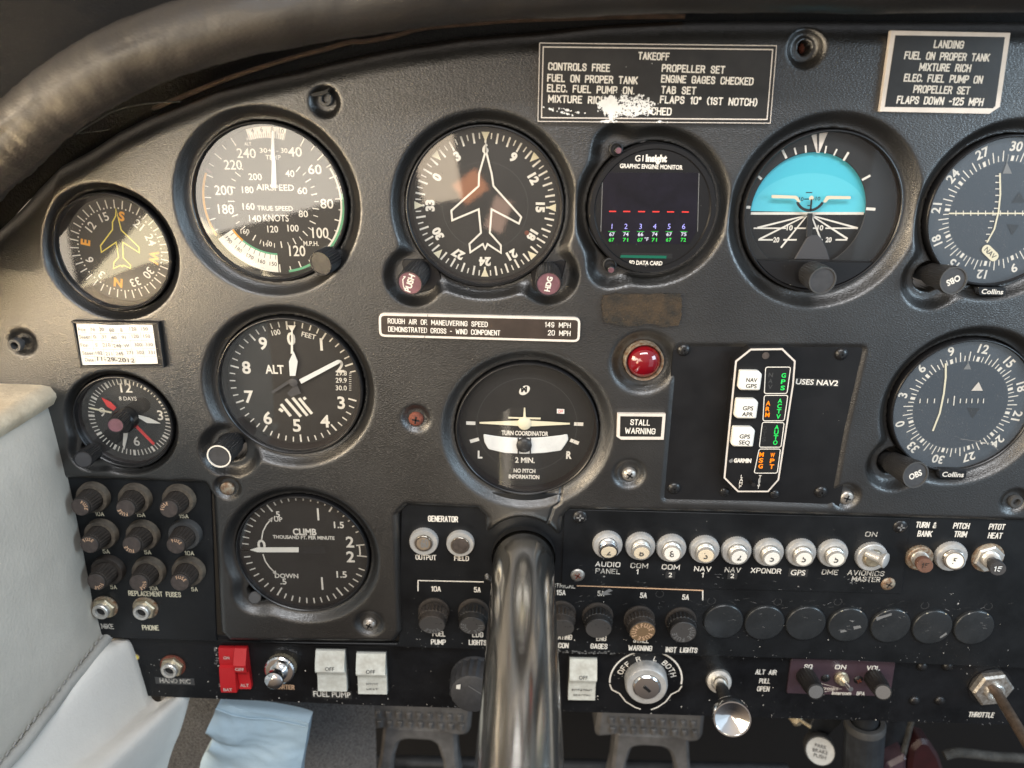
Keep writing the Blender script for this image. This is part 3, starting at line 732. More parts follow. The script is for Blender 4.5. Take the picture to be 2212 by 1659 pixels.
I.tu('GENERATOR', 957, 1121, 65, 13, 0.6, 'ink', 0.02); I.tu('OUTPUT', 920, 1204, 45, 11, 0.4, 'ink', 0.02); I.tu('FIELD', 997, 1206, 32, 11, 0.4, 'ink', 0.02)
I.su((902, 1254), (1045, 1257), 2.6, 'ink', 0.00001); I.su((903, 1254), (903, 1277), 2.6, 'ink')
I.su((1246, 1265), (1519, 1275.5), 2.6, 'ink_gold', 0.00001); I.su((1518, 1275), (1518, 1297), 2.6, 'ink')
I.tu('ELECTRICAL', 1207, 1265, 72, 10, 1.2, 'ink_worn', 0.015)
for t, u, v, wd, m in [('10A', 942, 1272, 21, 'ink'), ('5A', 1031, 1274, 15, 'ink'), ('15A', 1212, 1280, 20, 'ink'), ('5A', 1298, 1282, 15, 'ink_worn'), ('5A', 1390, 1286, 15, 'ink'), ('5A', 1481, 1290, 15, 'ink'),
                       ('FUEL', 948, 1369, 28, 'ink'), ('PUMP', 947, 1387, 32, 'ink'), ('LIGHTS', 1032, 1388, 39, 'ink'), ('LDG', 1032, 1371, 24, 'ink'), ('ROTATING', 1210, 1376, 52, 'ink'), ('BEACON', 1206, 1394, 45, 'ink'),
                       ('ENG', 1299, 1379, 22, 'ink'), ('GAGES', 1294, 1396, 37, 'ink'), ('STALL', 1385, 1383, 34, 'ink'), ('WARNING', 1383, 1400, 52, 'ink'), ('INST LIGHTS', 1472, 1404, 69, 'ink')]:
    I.tu(t, u, v, wd, 11.5, 0.9, m, 0.02)
for t, u, v, wd in [('TURN &', 2001, 1134, 45), ('BANK', 1998, 1153, 32), ('PITCH', 2077, 1136, 35), ('TRIM', 2075, 1154, 28), ('PITOT', 2154, 1138, 35), ('HEAT', 2150, 1157, 31)]:
    I.tu(t, u, v, wd, 13, 0.9, 'ink', 0.02)
# scratches and chipped paint along the edges
rr = random.Random(3)
for _ in range(190):
    u = rr.uniform(880, 2180); base = 1400+(u-880)*0.031
    v = rr.choice([base-rr.random()**2*60, base-rr.random()*115]); s = rr.uniform(0.5, 1.4)*(1.5 if rr.random() < .1 else 1)
    I.pu([(u+s*rr.uniform(.4, 1.4)*math.cos(a+.3), v+s*rr.uniform(.4, 1.1)*math.sin(a+.3)) for a in (0, 1.2, 2.5, 3.8, 5.1)], rr.choice(['ink_grey', 'ink_dim', 'ink_grey', 'ink']))
for _ in range(60):
    u = rr.uniform(1190, 1330); v = 1411+(u-1190)*.012-rr.random()*6
    I.pu([(u, v), (u+rr.uniform(2, 6), v-1), (u+rr.uniform(2, 6), v+rr.uniform(.6, 2)), (u+1, v+1.5)], 'ink_grey')
for _ in range(70):
    u = rr.uniform(1240, 2180); v = rr.uniform(1285, 1310)+(u-1240)*.02; L_ = rr.uniform(2, 14); a = rr.uniform(-.5, .5)
    I.su((u, v), (u+L_*math.cos(a), v+L_*math.sin(a)), rr.uniform(.4, .9), rr.choice(['ink_dim', 'ink_dim', 'ink_grey']))
for (u, v) in [(1309, 1277), (1425, 1283), (1537, 1298), (1680, 1300), (1810, 1300), (1998, 1308), (2135, 1310)]:
    I.arc(q(u, v, H_PLATE), 8*kx(u, v), 9*kx(u, v), 20, 330, 'ink_dim')
I.pu([(1299, 1281), (1316, 1272), (1324, 1276), (1312, 1281), (1322, 1284), (1304, 1286)], 'ink_grey', .00002)
tagit(I.build('switch_panel'), *LB1)

I = Ink(H_STRIP); I.prism(quadu([(1219, 1100), (1966, 1120), (1948, 1283), (1213, 1264)], H_STRIP), H_STRIP-0.0012, H_STRIP, 'plate', 0.0003)
LB2 = ('black plate with stencilled lettering behind the row of round avionics breakers', 'panel')
for t, u, v, wd, m in [('AUDIO', 1313, 1219, 54, 'ink'), ('PANEL', 1313, 1234, 54, 'ink_worn'), ('COM', 1381, 1222, 38, 'ink_worn'), ('1', 1377, 1235, 0, 'ink'), ('COM', 1449, 1225, 39, 'ink'), ('NAV', 1518, 1229, 37, 'ink'), ('1', 1518, 1242, 0, 'ink'),
                       ('NAV', 1583, 1231, 35, 'ink_worn'), ('XPONDR', 1655, 1233, 66, 'ink'), ('DME', 1793, 1236, 35, 'ink_worn'), ('AVIONICS', 1871, 1238, 80, 'ink_worn'), ('MASTER', 1871, 1251, 62, 'ink_worn'), ('ON', 1882, 1154, 26, 'ink_worn')]:
    I.tu(t, u, v, wd, 11, 1.2, m, 0.02)
rr = random.Random(11)
for _ in range(80):
    u = rr.uniform(1240, 1930); v = 1145+rr.random()**0.5*120+(u-1240)*.02; L_ = rr.uniform(1, 9)
    I.su((u, v), (u+L_, v+rr.uniform(-1.5, 1.5)), rr.uniform(.4, .9), rr.choice(['ink_dim', 'ink_dim', 'ink_grey']))
for _ in range(26):
    u = rr.uniform(1830, 1900); v = 1253+rr.uniform(-4, 8); I.su((u, v), (u+rr.uniform(1, 5), v+rr.uniform(-2, 2)), rr.uniform(.8, 1.8), 'ink_grey')
tagit(I.build('breaker_plate'), *LB2)
def tape(u, v, wd, ht, text, tw, th, label, h, rot=1.2, m='ink', bgm='ink_black', bold=0.0, name='label_tape'):
    mb = Ink(h-0.00006, False)
    k = kx(u, v, h); k2 = kz(u, v, h); c = q(u, v, h); a = rad(rot)
    pts = [(c[0]+x*math.cos(a)+z*math.sin(a), c[1]-x*math.sin(a)+z*math.cos(a)) for x, z in ((-wd*k/2, -ht*k2/2), (wd*k/2, -ht*k2/2), (wd*k/2, ht*k2/2), (-wd*k/2, ht*k2/2))]
    mb.prism(pts, h-0.0001, h+0.00025, bgm, 0.00005); mb.h = h+0.0003
    mb.tu(text, u, v, tw, th, rot, m, bold)
    return tagit(mb.build(name), label, 'label')
tape(1724, 1237, 42, 17, 'GPS', 32, 11, 'black label tape reading GPS below the breaker row', H_STRIP)
tape(1448, 1242, 21, 15, '2', 8, 9, 'small black label tape with a 2 under the second COM breaker', H_STRIP)
tape(1582, 1244, 21, 14, '2', 8, 9, 'small black label tape with a 2 under the second NAV breaker', H_STRIP)

I = Ink(H_LOW); I.prism(roundpoly(quadu([(178, 1362), (880, 1388), (2800, 1440), (2800, 1584), (1520, 1547), (790, 1524), (262, 1502)], H_LOW), 0.002), H_LOW-0.0015, H_LOW, 'plate_worn', 0.0004)
LB3 = ('narrow black metal panel with chipped edges carrying the rocker switches, ignition key switch and throttle', 'panel')
I.tu('STARTER', 612, 1484, 48, 10, 1, 'ink_gold', 0.02)
for t, u, v, wd in [('ALT AIR', 1655, 1452, 46), ('PULL', 1652, 1471, 24), ('OPEN', 1649, 1488, 27), ('THROTTLE', 2120, 1544, 56)]:
    I.tu(t, u, v, wd, 11, 1, 'ink' if t != 'THROTTLE' else 'ink', 0.02)
c = q(1395, 1470, H_LOW); k = kx(1395, 1470, H_LOW)
I.arc(c, 76*k, 79.5*k, -96, 96, 'ink')
I.pathu([(1317, 1478), (1322, 1490), (1338, 1498), (1352, 1516), (1372, 1528), (1384, 1532)], 3, 'ink'); I.pathu([(1473, 1482), (1466, 1492), (1450, 1500), (1438, 1516), (1420, 1528), (1406, 1533)], 3, 'ink')
I.arctext('OFF', c, 60*k, -57, 13*k, 12, 'ink', .02); I.arctext('R', c, 60*k, -20, 12*k, 12, 'ink', .02); I.arctext('L', c, 60*k, 16, 12*k, 12, 'ink', .02); I.arctext('BOTH', c, 60*k, 56, 13*k, 12, 'ink', .02)
rr = random.Random(5)
for _ in range(240):
    u = rr.uniform(430, 2200); base = 1509+(u-430)*0.033
    v = base-(rr.random()**3)*80; s = rr.uniform(.5, 1.5)
    I.pu([(u+s*rr.uniform(.4, 1.5)*math.cos(a), v+s*rr.uniform(.4, 1.2)*math.sin(a)) for a in (0, 1.2, 2.5, 3.8, 5.1)], rr.choice(['ink_grey', 'ink', 'ink_dim', 'ink_dim']))
for (u0, u1, v0, v1, n_) in [(468, 540, 1476, 1484, 50), (678, 748, 1484, 1494, 46), (770, 836, 1490, 1495, 30), (1228, 1292, 1503, 1512, 60), (463, 472, 1398, 1440, 26), (746, 754, 1440, 1478, 22)]:
    for _ in range(n_):
        u = rr.uniform(u0, u1); v = rr.uniform(v0, v1); s = rr.uniform(.8, 2.4)
        I.pu([(u+s*rr.uniform(.4, 1.6)*math.cos(a), v+s*rr.uniform(.4, 1)*math.sin(a)) for a in (0, 1.2, 2.5, 3.8, 5.1)], rr.choice(['ink_grey', 'ink', 'ink_grey']))
tagit(I.build('lower_panel'), *LB3)
tape(717, 1500, 86, 17, 'FUEL PUMP', 80, 11, 'black label tape reading FUEL PUMP under the left white rocker switch', H_LOW, 1.5)
tape(378, 1471, 84, 14, 'HAND MIC', 66, 9, 'torn black label tape reading HAND MIC under the lone rusty jack', H_LOW, 1.5, m='ink_worn', bgm='plastic_grey', bold=.02)

mb = MB(); mb.prism(quadu([(1455, 742), (1880, 744), (1812, 1100), (1425, 1092)], H_SUB), H_SUB-0.0015, H_SUB, 'sub_plate', 0.0002)
sub = mb.build('mounting_plate'); tagit(sub, 'recessed matt black plate screwed in a rectangular cut-out behind the autopilot annunciator', 'panel')
tape(1765, 826, 97, 16, 'USES NAV2', 92, 11, 'black label tape reading USES NAV2 beside the annunciator', H_SUB, 1.5, bold=0.01)

# ================================================================== ROUND INSTRUMENTS
class Dial:
    def __init__(s, key, name, label, cat, group=None, dialmat='dial', glass='glass', bez=True):
        a = AX[key]; s.c = a['c']; s.hd = a['hd']; s.k = a['k']; s.ri = a['ri']; s.ro = a['ro']
        s.root = empty(name, (s.c[0], 0, s.c[1]), label, cat, group)
        O = Vector((s.c[0], 0, s.c[1])); hf = H_FRONT; s.hf = hf
        m = MB()
        m.lathe(O, [(s.ro, -0.03), (s.ro, hf-0.0006), (s.ro-0.0004, hf), (s.ro-0.0009, hf+0.0001), (s.ro-0.0014, hf-0.0004), (s.ro*.55+s.ri*.45, hf-0.0030)], 'bezel', n=96, cap=False)
        m.lathe(O, [(s.ro*.55+s.ri*.45, hf-0.0030), (s.ro*.45+s.ri*.55, hf-0.0034), (s.ri+0.0003, s.hd-0.0002)], 'bezel_wall', n=96, cap=False)
        m.build('bezel', s.root)
        m = MB(); m.lathe(O, [(s.ri+0.0008, s.hd-0.001), (s.ri+0.0008, s.hd)], dialmat, n=72); m.build('dial', s.root)
        s.ink = Ink(s.hd, False); s.glassm = glass
    def r(s, a, ru): return (s.c[0]+math.sin(rad(a))*ru*s.k, s.c[1]+math.cos(rad(a))*ru*s.k)
    def tick(s, a, r0, r1, w, m='ink', dh=0.0): s.ink.seg(s.r(a, r0), s.r(a, r1), w*s.k, m, dh)
    def num(s, a, ru, t, size, m='ink', rot=None, bold=0.0, w=None, dh=0.0):
        x, z = s.r(a, ru); s.ink.text(t, x, z, None if w is None else w*s.k, size*s.k, a if rot is None else rot, m, bold, dh)
    def finish(s, hg=-0.006):
        s.ink.build('markings', s.root)
        m = MB(); m.lathe((s.c[0], 0, s.c[1]), [(s.ri+(s.ro-s.ri)*.5, hg)], s.glassm, n=72); m.build('glass', s.root)
    def needle(s, pts, h, m, name='needle', th=0.0005):
        b = MB(); b.prism([q(u, v, h) for u, v in pts], h-th, h, m); return b.build(name, s.root)
    def knob(s, name, base, tip, r, prof_h, m, face, hb=None, n=48, knurl=0.05, text=None, parent=None, ring=None, r0=None):
        return knob(name, base, tip, r, prof_h, m, face, s.root, hb, n, knurl, text, ring, r0)
def knob(name, base, tip, ru, h1, m, face, parent, hb=-0.004, n=48, kn=0.05, text=None, ring=None, r0=None, rest=0.0, loc=None):
    """knob whose front centre is seen at tip (height h1) and whose foot is at base (height hb)"""
    hb = -0.004 if hb is None else hb
    B = P(*base, hb); T = P(*tip, h1); A = (T-B); L = A.length; k = kx(*tip, h1); r = ru*k; rb = (r0 or ru*0.94)*k
    b = MB()
    b.lathe(B, [(rb*0.80, -0.010), (rb*0.80, L*0.05), (rb, L*0.12), (rb, L*0.3), (r, L*0.93), (r*0.95, L), (r*0.88, L)], m, A=A, n=n, knurl=kn, kidx=(2, 3, 4), cap=False)
    b.lathe(B, [(r*0.88, L-0.0000), (r*0.86, L-0.0004)], ring or m, A=A, n=40, cap=False)
    b.lathe(B, [(r*0.86, L-0.0004)], face, A=A, n=40)
    if ring: b.lathe(B, [(r*0.97, L-0.0001), (r*0.97, L+0.0002), (r*0.87, L+0.0002)], ring, A=A, n=40, cap=False)
    if text:
        I = Ink(0); t, w_, h_, rot, mm_ = text[:5]; bold = text[5] if len(text) > 5 else 0
        ref = Vector((0, 0, 1)); An = A.normalized(); e1 = -(An.cross(ref)).normalized(); e2 = An.cross(e1).normalized()
        V, F, wn = glyphs(t, bold); fx = w_*k/wn; ca, sa = math.cos(rad(rot)), math.sin(rad(rot)); W = []
        for a_, z_ in V:
            a_ *= fx; z_ *= h_*k
            W.append(B+An*(L-0.0002)+e1*(a_*ca+z_*sa)+e2*(-a_*sa+z_*ca))
        b.add(W, F, mm_)
        if len(text) > 6:
            for (x0, y0, x1, y1, ww) in text[6]:
                d = Vector((x1-x0, y1-y0)).normalized(); nn = Vector((-d.y, d.x))*ww/2
                W = [B+An*(L-0.00015)+e1*(p.x*k)+e2*(p.y*k) for p in (Vector((x0, y0))+nn, Vector((x0, y0))-nn, Vector((x1, y1))-nn, Vector((x1, y1))+nn)]
                b.add(W, [(0, 1, 2, 3)], mm_)
    return b.build(name, parent, loc=loc)
def plane_outline(I, pts, w, m): I.pathu(pts, w, m, closed=True)

# ---- airspeed
d = Dial('airspeed', 'airspeed_indicator', 'large airspeed dial reading AIRSPEED in knots and mph, glass washed out by glare', 'airspeed indicator'); I = d.ink
for i in range(0, 33):
    a = 30+i*9.35
    if a < 331: d.tick(a, 134 if i % 2 == 0 else 140, 152, 2.6 if i % 2 == 0 else 2)
for i in range(30):
    a = 40+i*9.6
    d.tick(a, 84 if i % 2 == 0 else 88, 98, 2.2 if i % 2 == 0 else 1.6)
k = d.k
for t, u, v, h_, w_ in [('40', 637, 328, 20, 30), ('60', 680, 366, 20, 29), ('80', 706, 440, 20, 28), ('100', 692, 503, 22, 35), ('120', 642, 542, 22, 35), ('180', 488, 452, 20, 34), ('200', 483, 411, 20, 39), ('220', 503, 356, 20, 39), ('240', 532, 331, 20, 41),
                        ('200', 551, 382, 14, 29), ('40', 626, 375, 14, 20), ('60', 653, 412, 14, 21), ('80', 655, 462, 14, 20), ('100', 633, 493, 14, 24), ('120', 589, 495, 14, 23), ('140', 551, 472, 14, 26), ('160', 537, 446, 14, 26), ('180', 535, 410, 14, 25), ('140', 578, 527, 10, 19), ('160', 529, 500, 10, 19),
                        ('AIRSPEED', 594, 405, 13, 82), ('TRUE SPEED', 594, 450, 10, 77), ('KNOTS', 596, 471, 14, 55), ('TEMP', 590, 340, 10, 33), ('30+', 574, 325, 10, 27), ('- 30', 609, 325, 10, 24), ('M.P.H.', 672, 526, 10, 33), ('P', 535, 301, 6, 4), ('ALT.', 536, 311, 7, 17)]:
    I.tu(t, u, v, w_, h_)
I.arc(d.c, 132*k, 155*k, -17, 15, 'paper', 0.00001)
for i in range(17): I.seg(d.r(-16+i*1.9, 132), d.r(-16+i*1.9, 141 if i % 2 else 146), 1.2*k, 'ink_black', 0.00003)
for t, a in (('4', -12), ('6', -4.5), ('8', 4), ('10', 11.5)): d.num(a, 149, t, 9, 'ink_black', dh=0.00003)
I.arc(d.c, 148*k, 153*k, 241, 293, 'orange', 0.00002)
I.arc(d.c, 148*k, 153*k, 82, 172, 'green_arc', 0.00002); I.arc(d.c, 144*k, 148*k, 60, 130, 'ink', 0.00002)
I.arc(d.c, 112*k, 152*k, 181, 238, 'paper', 0.00002)
I.arc(d.c, 110*k, 114*k, 181, 222, 'green_arc', 0.00003); I.arc(d.c, 110*k, 114*k, 222, 238, 'orange', 0.00003)
for t, a in (('190', 232), ('180', 220), ('170', 208), ('160', 196.5), ('150', 185.5)): d.num(a, 134, t, 8.5, 'ink_black', rot=a-180, dh=0.00004)
for i in range(10): I.seg(d.r(183+i*5.7, 114), d.r(183+i*5.7, 124), 1.3*k, 'ink_black', 0.00004)
I.seg(d.r(295, 140), d.r(296.2, 153), 5*k, 'mauve', 0.00004)
d.finish()
d.needle([(587, 283), (591, 283), (593, 335), (595, 350), (597, 405), (586, 405), (587, 350), (585, 335)], -0.0105, 'needle_white')
knob('knob', (718, 555), (692, 570), 27, 0.006, 'knob_black', 'knob_black', d.root, hb=-0.006, n=52, kn=0.06)

# ---- small direction indicator
d = Dial('compass', 'direction_indicator', 'small round compass dial with thin yellow aeroplane outline and orange cardinal letters', 'direction indicator'); I = d.ink
for i in range(36):
    a = -168+i*10; d.tick(a, 88, 106, 2.4); x, z = d.r(a+5, 89); I.disc((x, z), 1.7*d.k, 'ink')
for hd_, t in [(30, '3'), (60, '6'), (90, 'E'), (120, '12'), (150, '15'), (180, 'S'), (210, '21'), (240, '24'), (270, 'W'), (300, '30'), (330, '33'), (360, 'N')]:
    d.num(hd_-168, 73, t, 18 if t in 'ESWN' else 17, 'orange' if t in 'ESWN' else 'ink', bold=0.03 if t in 'ESWN' else 0.0)
L_ = [(250, 450), (250, 466), (243, 480), (243, 496), (217, 531), (219, 545), (251, 523), (256, 556), (246, 567), (245, 580), (261, 573), (264, 576), (267, 573), (282, 580), (282, 573), (266, 557), (265, 523), (301, 546), (300, 534), (262, 497), (258, 481)]
I.pathu(L_, 2.6, 'yellow', .0003, closed=True)
d.finish()

# ---- heading gyro
d = Dial('dg', 'heading_indicator', 'heading gyro dial with bold white aeroplane outline and PUSH and HDG knobs', 'heading indicator'); I = d.ink
for i in range(72):
    a = i*5
    if i % 2 == 0: d.tick(a, 131, 152, 4)
    else: d.tick(a, 139, 151, 2.6)
for i in range(8):
    a = i*45
    I.poly([d.r(a-3.2, 153), d.r(a+3.2, 153), d.r(a, 133)], 'ink_cream', 0.00003)
for n_ in range(12):
    t = str(n_*3)
    d.num(n_*30-60, 119, t, 17, 'ink', bold=0.045)
I.arc(d.c, 92*d.k, 93*d.k, 0, 360, 'ink_dim')
L_ = [(1049, 303), (1049, 327), (1035, 375), (1034, 402), (975, 455), (977, 476), (1034, 452), (1039, 503), (1014, 527), (1016, 545), (1043, 527), (1048, 538), (1053, 527), (1082, 546), (1082, 530), (1058, 503), (1062, 452), (1121, 483), (1126, 469), (1066, 402), (1062, 375), (1050, 327)]
I.pathu(L_, 4.2, 'ink', .0006, closed=True)
I.disc(q(1138, 503, d.hd), 5*d.k, 'rust', 0.0001)
d.finish()
mbx = MB(); mbx.prism(roundpoly(quadu([(866, 560), (940, 560), (960, 620), (880, 640)], -0.006), 0.003), -0.02, -0.007, 'bezel', 0.0005); mbx.build('knob_bracket', d.root); mbx = MB(); mbx.prism(roundpoly(quadu([(1145, 575), (1225, 560), (1205, 640), (1150, 630)], -0.006), 0.003), -0.02, -0.007, 'bezel', 0.0005); mbx.build('knob_bracket', d.root)
knob('push_knob', (905, 585), (885, 612), 29, 0.012, 'knob_black', 'mauve', d.root, hb=-0.006, n=56, kn=0.03, text=('PUSH', 42, 13, -70, 'ink', 0.03, [(-15, -6, -15, 8, 2), (-15, 8, -8, 15, 2), (-15, -6, -13, -14, 2), (-8, 15, -13, 14, 2), (-13, -14, -9, -11, 2)]))
knob('heading_knob', (1183, 588), (1185, 614), 29, 0.012, 'knob_black', 'mauve', d.root, hb=-0.006, n=56, kn=0.03, text=('HDG', 34, 11, -80, 'ink', 0.04))

# ---- engine monitor
a = AX['engine']; hm = 0.0
root = empty('engine_monitor', (a['c'][0], 0, a['c'][1]), 'round black engine monitor with a small screen of cylinder temperatures', 'engine monitor')
c = Vector((a['c'][0], 0, a['c'][1])); ro = a['ro']
m = MB(); m.lathe(c, [(ro, -0.02), (ro, -0.001), (ro-0.0008, 0.0), (ro-0.0030, 0.0), (ro-0.0036, -0.0008)], 'bezel', n=96, cap=False)
m.lathe(c, [(ro-0.0036, -0.0008)], 'bezel', n=96)
I = Ink(-0.0008, False); I.V, I.F, I.M, I.names = m.V, m.F, m.M, m.names
scr = [(1304, 373), (1508, 373), (1504, 500), (1489, 527), (1316, 527), (1300, 500)]
m = MB(); m.prism(quadu(scr, -0.0006), -0.0009, -0.0006, 'screen'); scro = m.build('screen', root)
I.tu('G1', 1381, 342, 18, 13, 0); I.tu('Insight', 1418, 342, 46, 14, 0, 'ink', .04); I.tu('GRAPHIC ENGINE MONITOR', 1407, 360, 136, 9, .5, 'ink', .015)
I.tu('SD DATA CARD', 1395, 568, 72, 8.5, .5, 'ink', .015)
I.su((1302, 374), (1298, 500), 1.2, 'ink_grey'); I.su((1510, 374), (1507, 500), 1.2, 'ink_grey')
I.build('bezel', root)
I = Ink(-0.00055, False)
for i, u in enumerate([1323.5, 1354, 1386, 1417, 1448.5, 1480.5]):
    uu = u-i*0.4-0.5
    I.su((u-7.5, 456.5+i*.25), (u+7.5, 456.7+i*.25), 2.4, 'pix_red')
    I.tu('123456'[i], uu-1, 489, None, 11, 0, 'pix_violet', -.02); I.su((uu-9, 500), (uu+7, 500.3), .9, 'pix_green')
    I.tu(['67', '74', '66', '74', '67', '75'][i], uu-1, 506, 11.5, 7.5, 0, 'pix_white', .0); I.tu(['67', '71', '67', '71', '67', '72'][i], uu-2, 518, 11.5, 7.5, 0, 'pix_green', .0)
I.tu('\u00b0F', 1396.5, 516.5, 9, 7, 0, 'pix_white')
I.build('readout', scro)
m = MB(); m.prism(quadu([(1341, 546), (1453, 548), (1452, 559), (1340, 557)], -0.0005), -0.001, -0.0006, 'black'); m.prism(quadu([(1341, 551), (1440, 552.5), (1439, 558.5), (1340, 556.5)], -0.0004), -0.0007, -0.0004, 'card_green'); m.build('card_slot', root)
for (u, v, u2, v2) in [(1330, 318, 1336, 325), (1316, 568, 1320, 583)]:
    b = MB(); B = P(u, v, -0.006); T = P(u2, v2, 0.002); A = T-B; k = kx(u, v)
    b.lathe(P(u+1, v+4, -0.0005), [(15*k, -0.004), (15*k, 0), (12*k, 0.0004), (11.5*k, -0.001)], 'black', n=32)
    b.lathe(B, [(7.5*k, -0.003), (7.5*k, A.length), (6.2*k, A.length+0.0003)], 'knob_black', A=A, n=20, cap=False); b.lathe(B, [(6.3*k, A.length+0.0003)], 'mauve', A=A, n=20)
    b.build('push_button', root)

# ---- attitude indicator
d = Dial('ai', 'attitude_indicator', 'artificial horizon dial, turquoise above and black below, with a small aeroplane symbol', 'attitude indicator', glass='glass_clean'); I = d.ink; k = d.k
hc = (1745, 458); cc = q(*hc, d.hd); R_ = 124*k
def chord(z0, z1, m, dh, r=R_, c=cc):
    t0 = math.asin(max(-1, min(1, z0/r))); t1 = math.asin(max(-1, min(1, z1/r))); pts = []
    for i in range(25): t = t0+(t1-t0)*i/24; pts.append((c[0]+r*math.cos(t), c[1]+r*math.sin(t)))
    for i in range(25): t = t1+(t0-t1)*i/24; pts.append((c[0]-r*math.cos(t), c[1]+r*math.sin(t)))
    I.poly(pts, m, dh)
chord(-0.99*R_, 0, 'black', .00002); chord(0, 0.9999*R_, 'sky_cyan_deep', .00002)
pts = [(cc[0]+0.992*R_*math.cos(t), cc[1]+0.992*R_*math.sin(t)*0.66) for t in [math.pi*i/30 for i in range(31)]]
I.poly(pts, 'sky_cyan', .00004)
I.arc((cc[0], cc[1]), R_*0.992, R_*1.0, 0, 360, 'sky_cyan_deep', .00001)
I.su((1622, 461), (1866, 461), 5.5, 'ink', .00006)
for b_ in [((1740, 466), (1636, 492)), ((1741, 466), (1640, 517)), ((1743, 466), (1687, 535)), ((1755, 466), (1853, 493)), ((1754, 466), (1831, 516)), ((1753, 466), (1778, 530))]: I.su(*b_, 2.8, 'ink', .00007, 4.2)
for u0, u1 in [(1628, 1698), (1716, 1741), (1756, 1763), (1783, 1852)]: I.su((u0, 493), (u1, 493), 3, 'ink', .00008)
for u0, u1 in [(1638, 1670), (1692, 1721), (1761, 1777), (1805, 1830)]: I.su((u0, 518), (u1, 518), 3.4, 'ink', .00008)
for t, u, v in [('10', 1706, 492), ('10', 1772, 492), ('20', 1677, 518), ('20', 1790, 518)]: I.tu(t, u, v, 13, 10.5, 0, 'ink', .02, .00008)
for v, w_ in [(416, 14), (430, 22), (444, 8), (430, 22)]: I.su((1748-w_/2, v), (1748+w_/2, v), 2.2, 'ink_black', .00008)
I.tu('10', 1731, 430, 10, 8, 0, 'ink_black', 0, .00008); I.tu('10', 1767, 429, 10, 8, 0, 'ink_black', 0, .00008)
for (u, v, u2, v2, w_) in [(1690, 324, 1699, 342, 5), (1716, 319, 1720, 334, 3.6), (1740, 314, 1741, 330, 3.6), (1785, 315, 1782, 331, 3.6), (1808, 322, 1801, 336, 3.6), (1833, 329, 1822, 347, 5), (1880, 379, 1862, 389, 5), (1631, 375, 1645, 387, 5), (1871, 451, 1891, 452, 6), (1603, 447, 1621, 448, 6)]: I.su((u, v), (u2, v2), w_, 'ink', .0028)
I.pu([(1751, 286), (1788, 286), (1770, 330), (1764, 330)], 'placard_silver', .0028); I.pu([(1764, 288), (1770, 288), (1768.5, 328), (1766, 328)], 'ink_black', .0029)
d.finish()
b = MB(); rc_ = q(1745, 458, d.hd+.0025); n_ = 96; kr = kx(1745, 458, d.hd+.0025); V = []; F = []
for j in range(n_):
    t = 2*math.pi*j/n_
    for (cx_, cz_, r_, h_) in ((cc[0], cc[1], R_*1.004, d.hd+.0001), (rc_[0], rc_[1], 124*kr, d.hd+.0022), (rc_[0], rc_[1], 125.5*kr, d.hd+.0025), (d.c[0], d.c[1], d.ri+.0008, d.hd+.0025)):
        V.append((cx_+r_*math.cos(t), -h_, cz_+r_*math.sin(t)))
for j in range(n_):
    for i in range(3): a_ = j*4+i; b_ = ((j+1) % n_)*4+i; F.append((a_, a_+1, b_+1, b_))
b.add(V, F, 'dial'); b.build('bank_ring', d.root)
# lower mask, aeroplane symbol and stalk
b = MB(); b.prism(quadu([(1716, 560), (1742, 516), (1750, 508), (1766, 508), (1774, 514), (1787, 540), (1793, 562)], -0.0095), -0.0105, -0.0095, 'shield_grey', 0.0004); b.prism(quadu([(1745, 461), (1756, 461), (1754, 512), (1742, 512)], -0.0095), -0.0103, -0.0096, 'knob_black', .0002); b.build('pedestal', d.root)
b = MB(); hp = -0.0088; kk = kx(1750, 430, hp); cx = q(1751, 424, hp)
b.prism(roundpoly(quadu([(1667, 421), (1722, 423), (1730, 437), (1724, 437), (1718, 429), (1667, 428)], hp), .001), hp-.0006, hp, 'button_cream'); b.prism(roundpoly(quadu([(1838, 424), (1786, 423), (1778, 437), (1784, 438), (1790, 430), (1838, 430)], hp), .001), hp-.0006, hp, 'button_cream')
I2 = Ink(hp-.0003); I2.arc(q(1752, 424, hp), 27*kk, 33*kk, 114, 246, 'knob_black'); I2.disc(q(1753, 428, hp), 5*kk, 'button_cream'); I2.su((1753, 430), (1751, 456), 4, 'knob_black')
b.V += []; n0 = len(b.V)
b.add(I2.V, I2.F, 'knob_black')
for i, f in enumerate(I2.F): b.M[len(b.F)-len(I2.F)+i] = b.mi(I2.names[I2.M[i]])
b.build('aeroplane_symbol', d.root)
m = MB(); pts = []
for i in range(31):
    t = rad(219+i*(321-219)/30); pts.append((d.c[0]+math.cos(t)*(d.ri+.0004), d.c[1]+math.sin(t)*(d.ri+.0004)))
m.prism(pts, -0.012, -0.0042, 'bezel', 0.0003); m.build('bezel_lip', d.root)
knob('knob', (1750, 590), (1777, 606), 31, 0.013, 'knob_black', 'knob_face', d.root, hb=-0.003, n=60, kn=0.02, ring='plastic_grey')

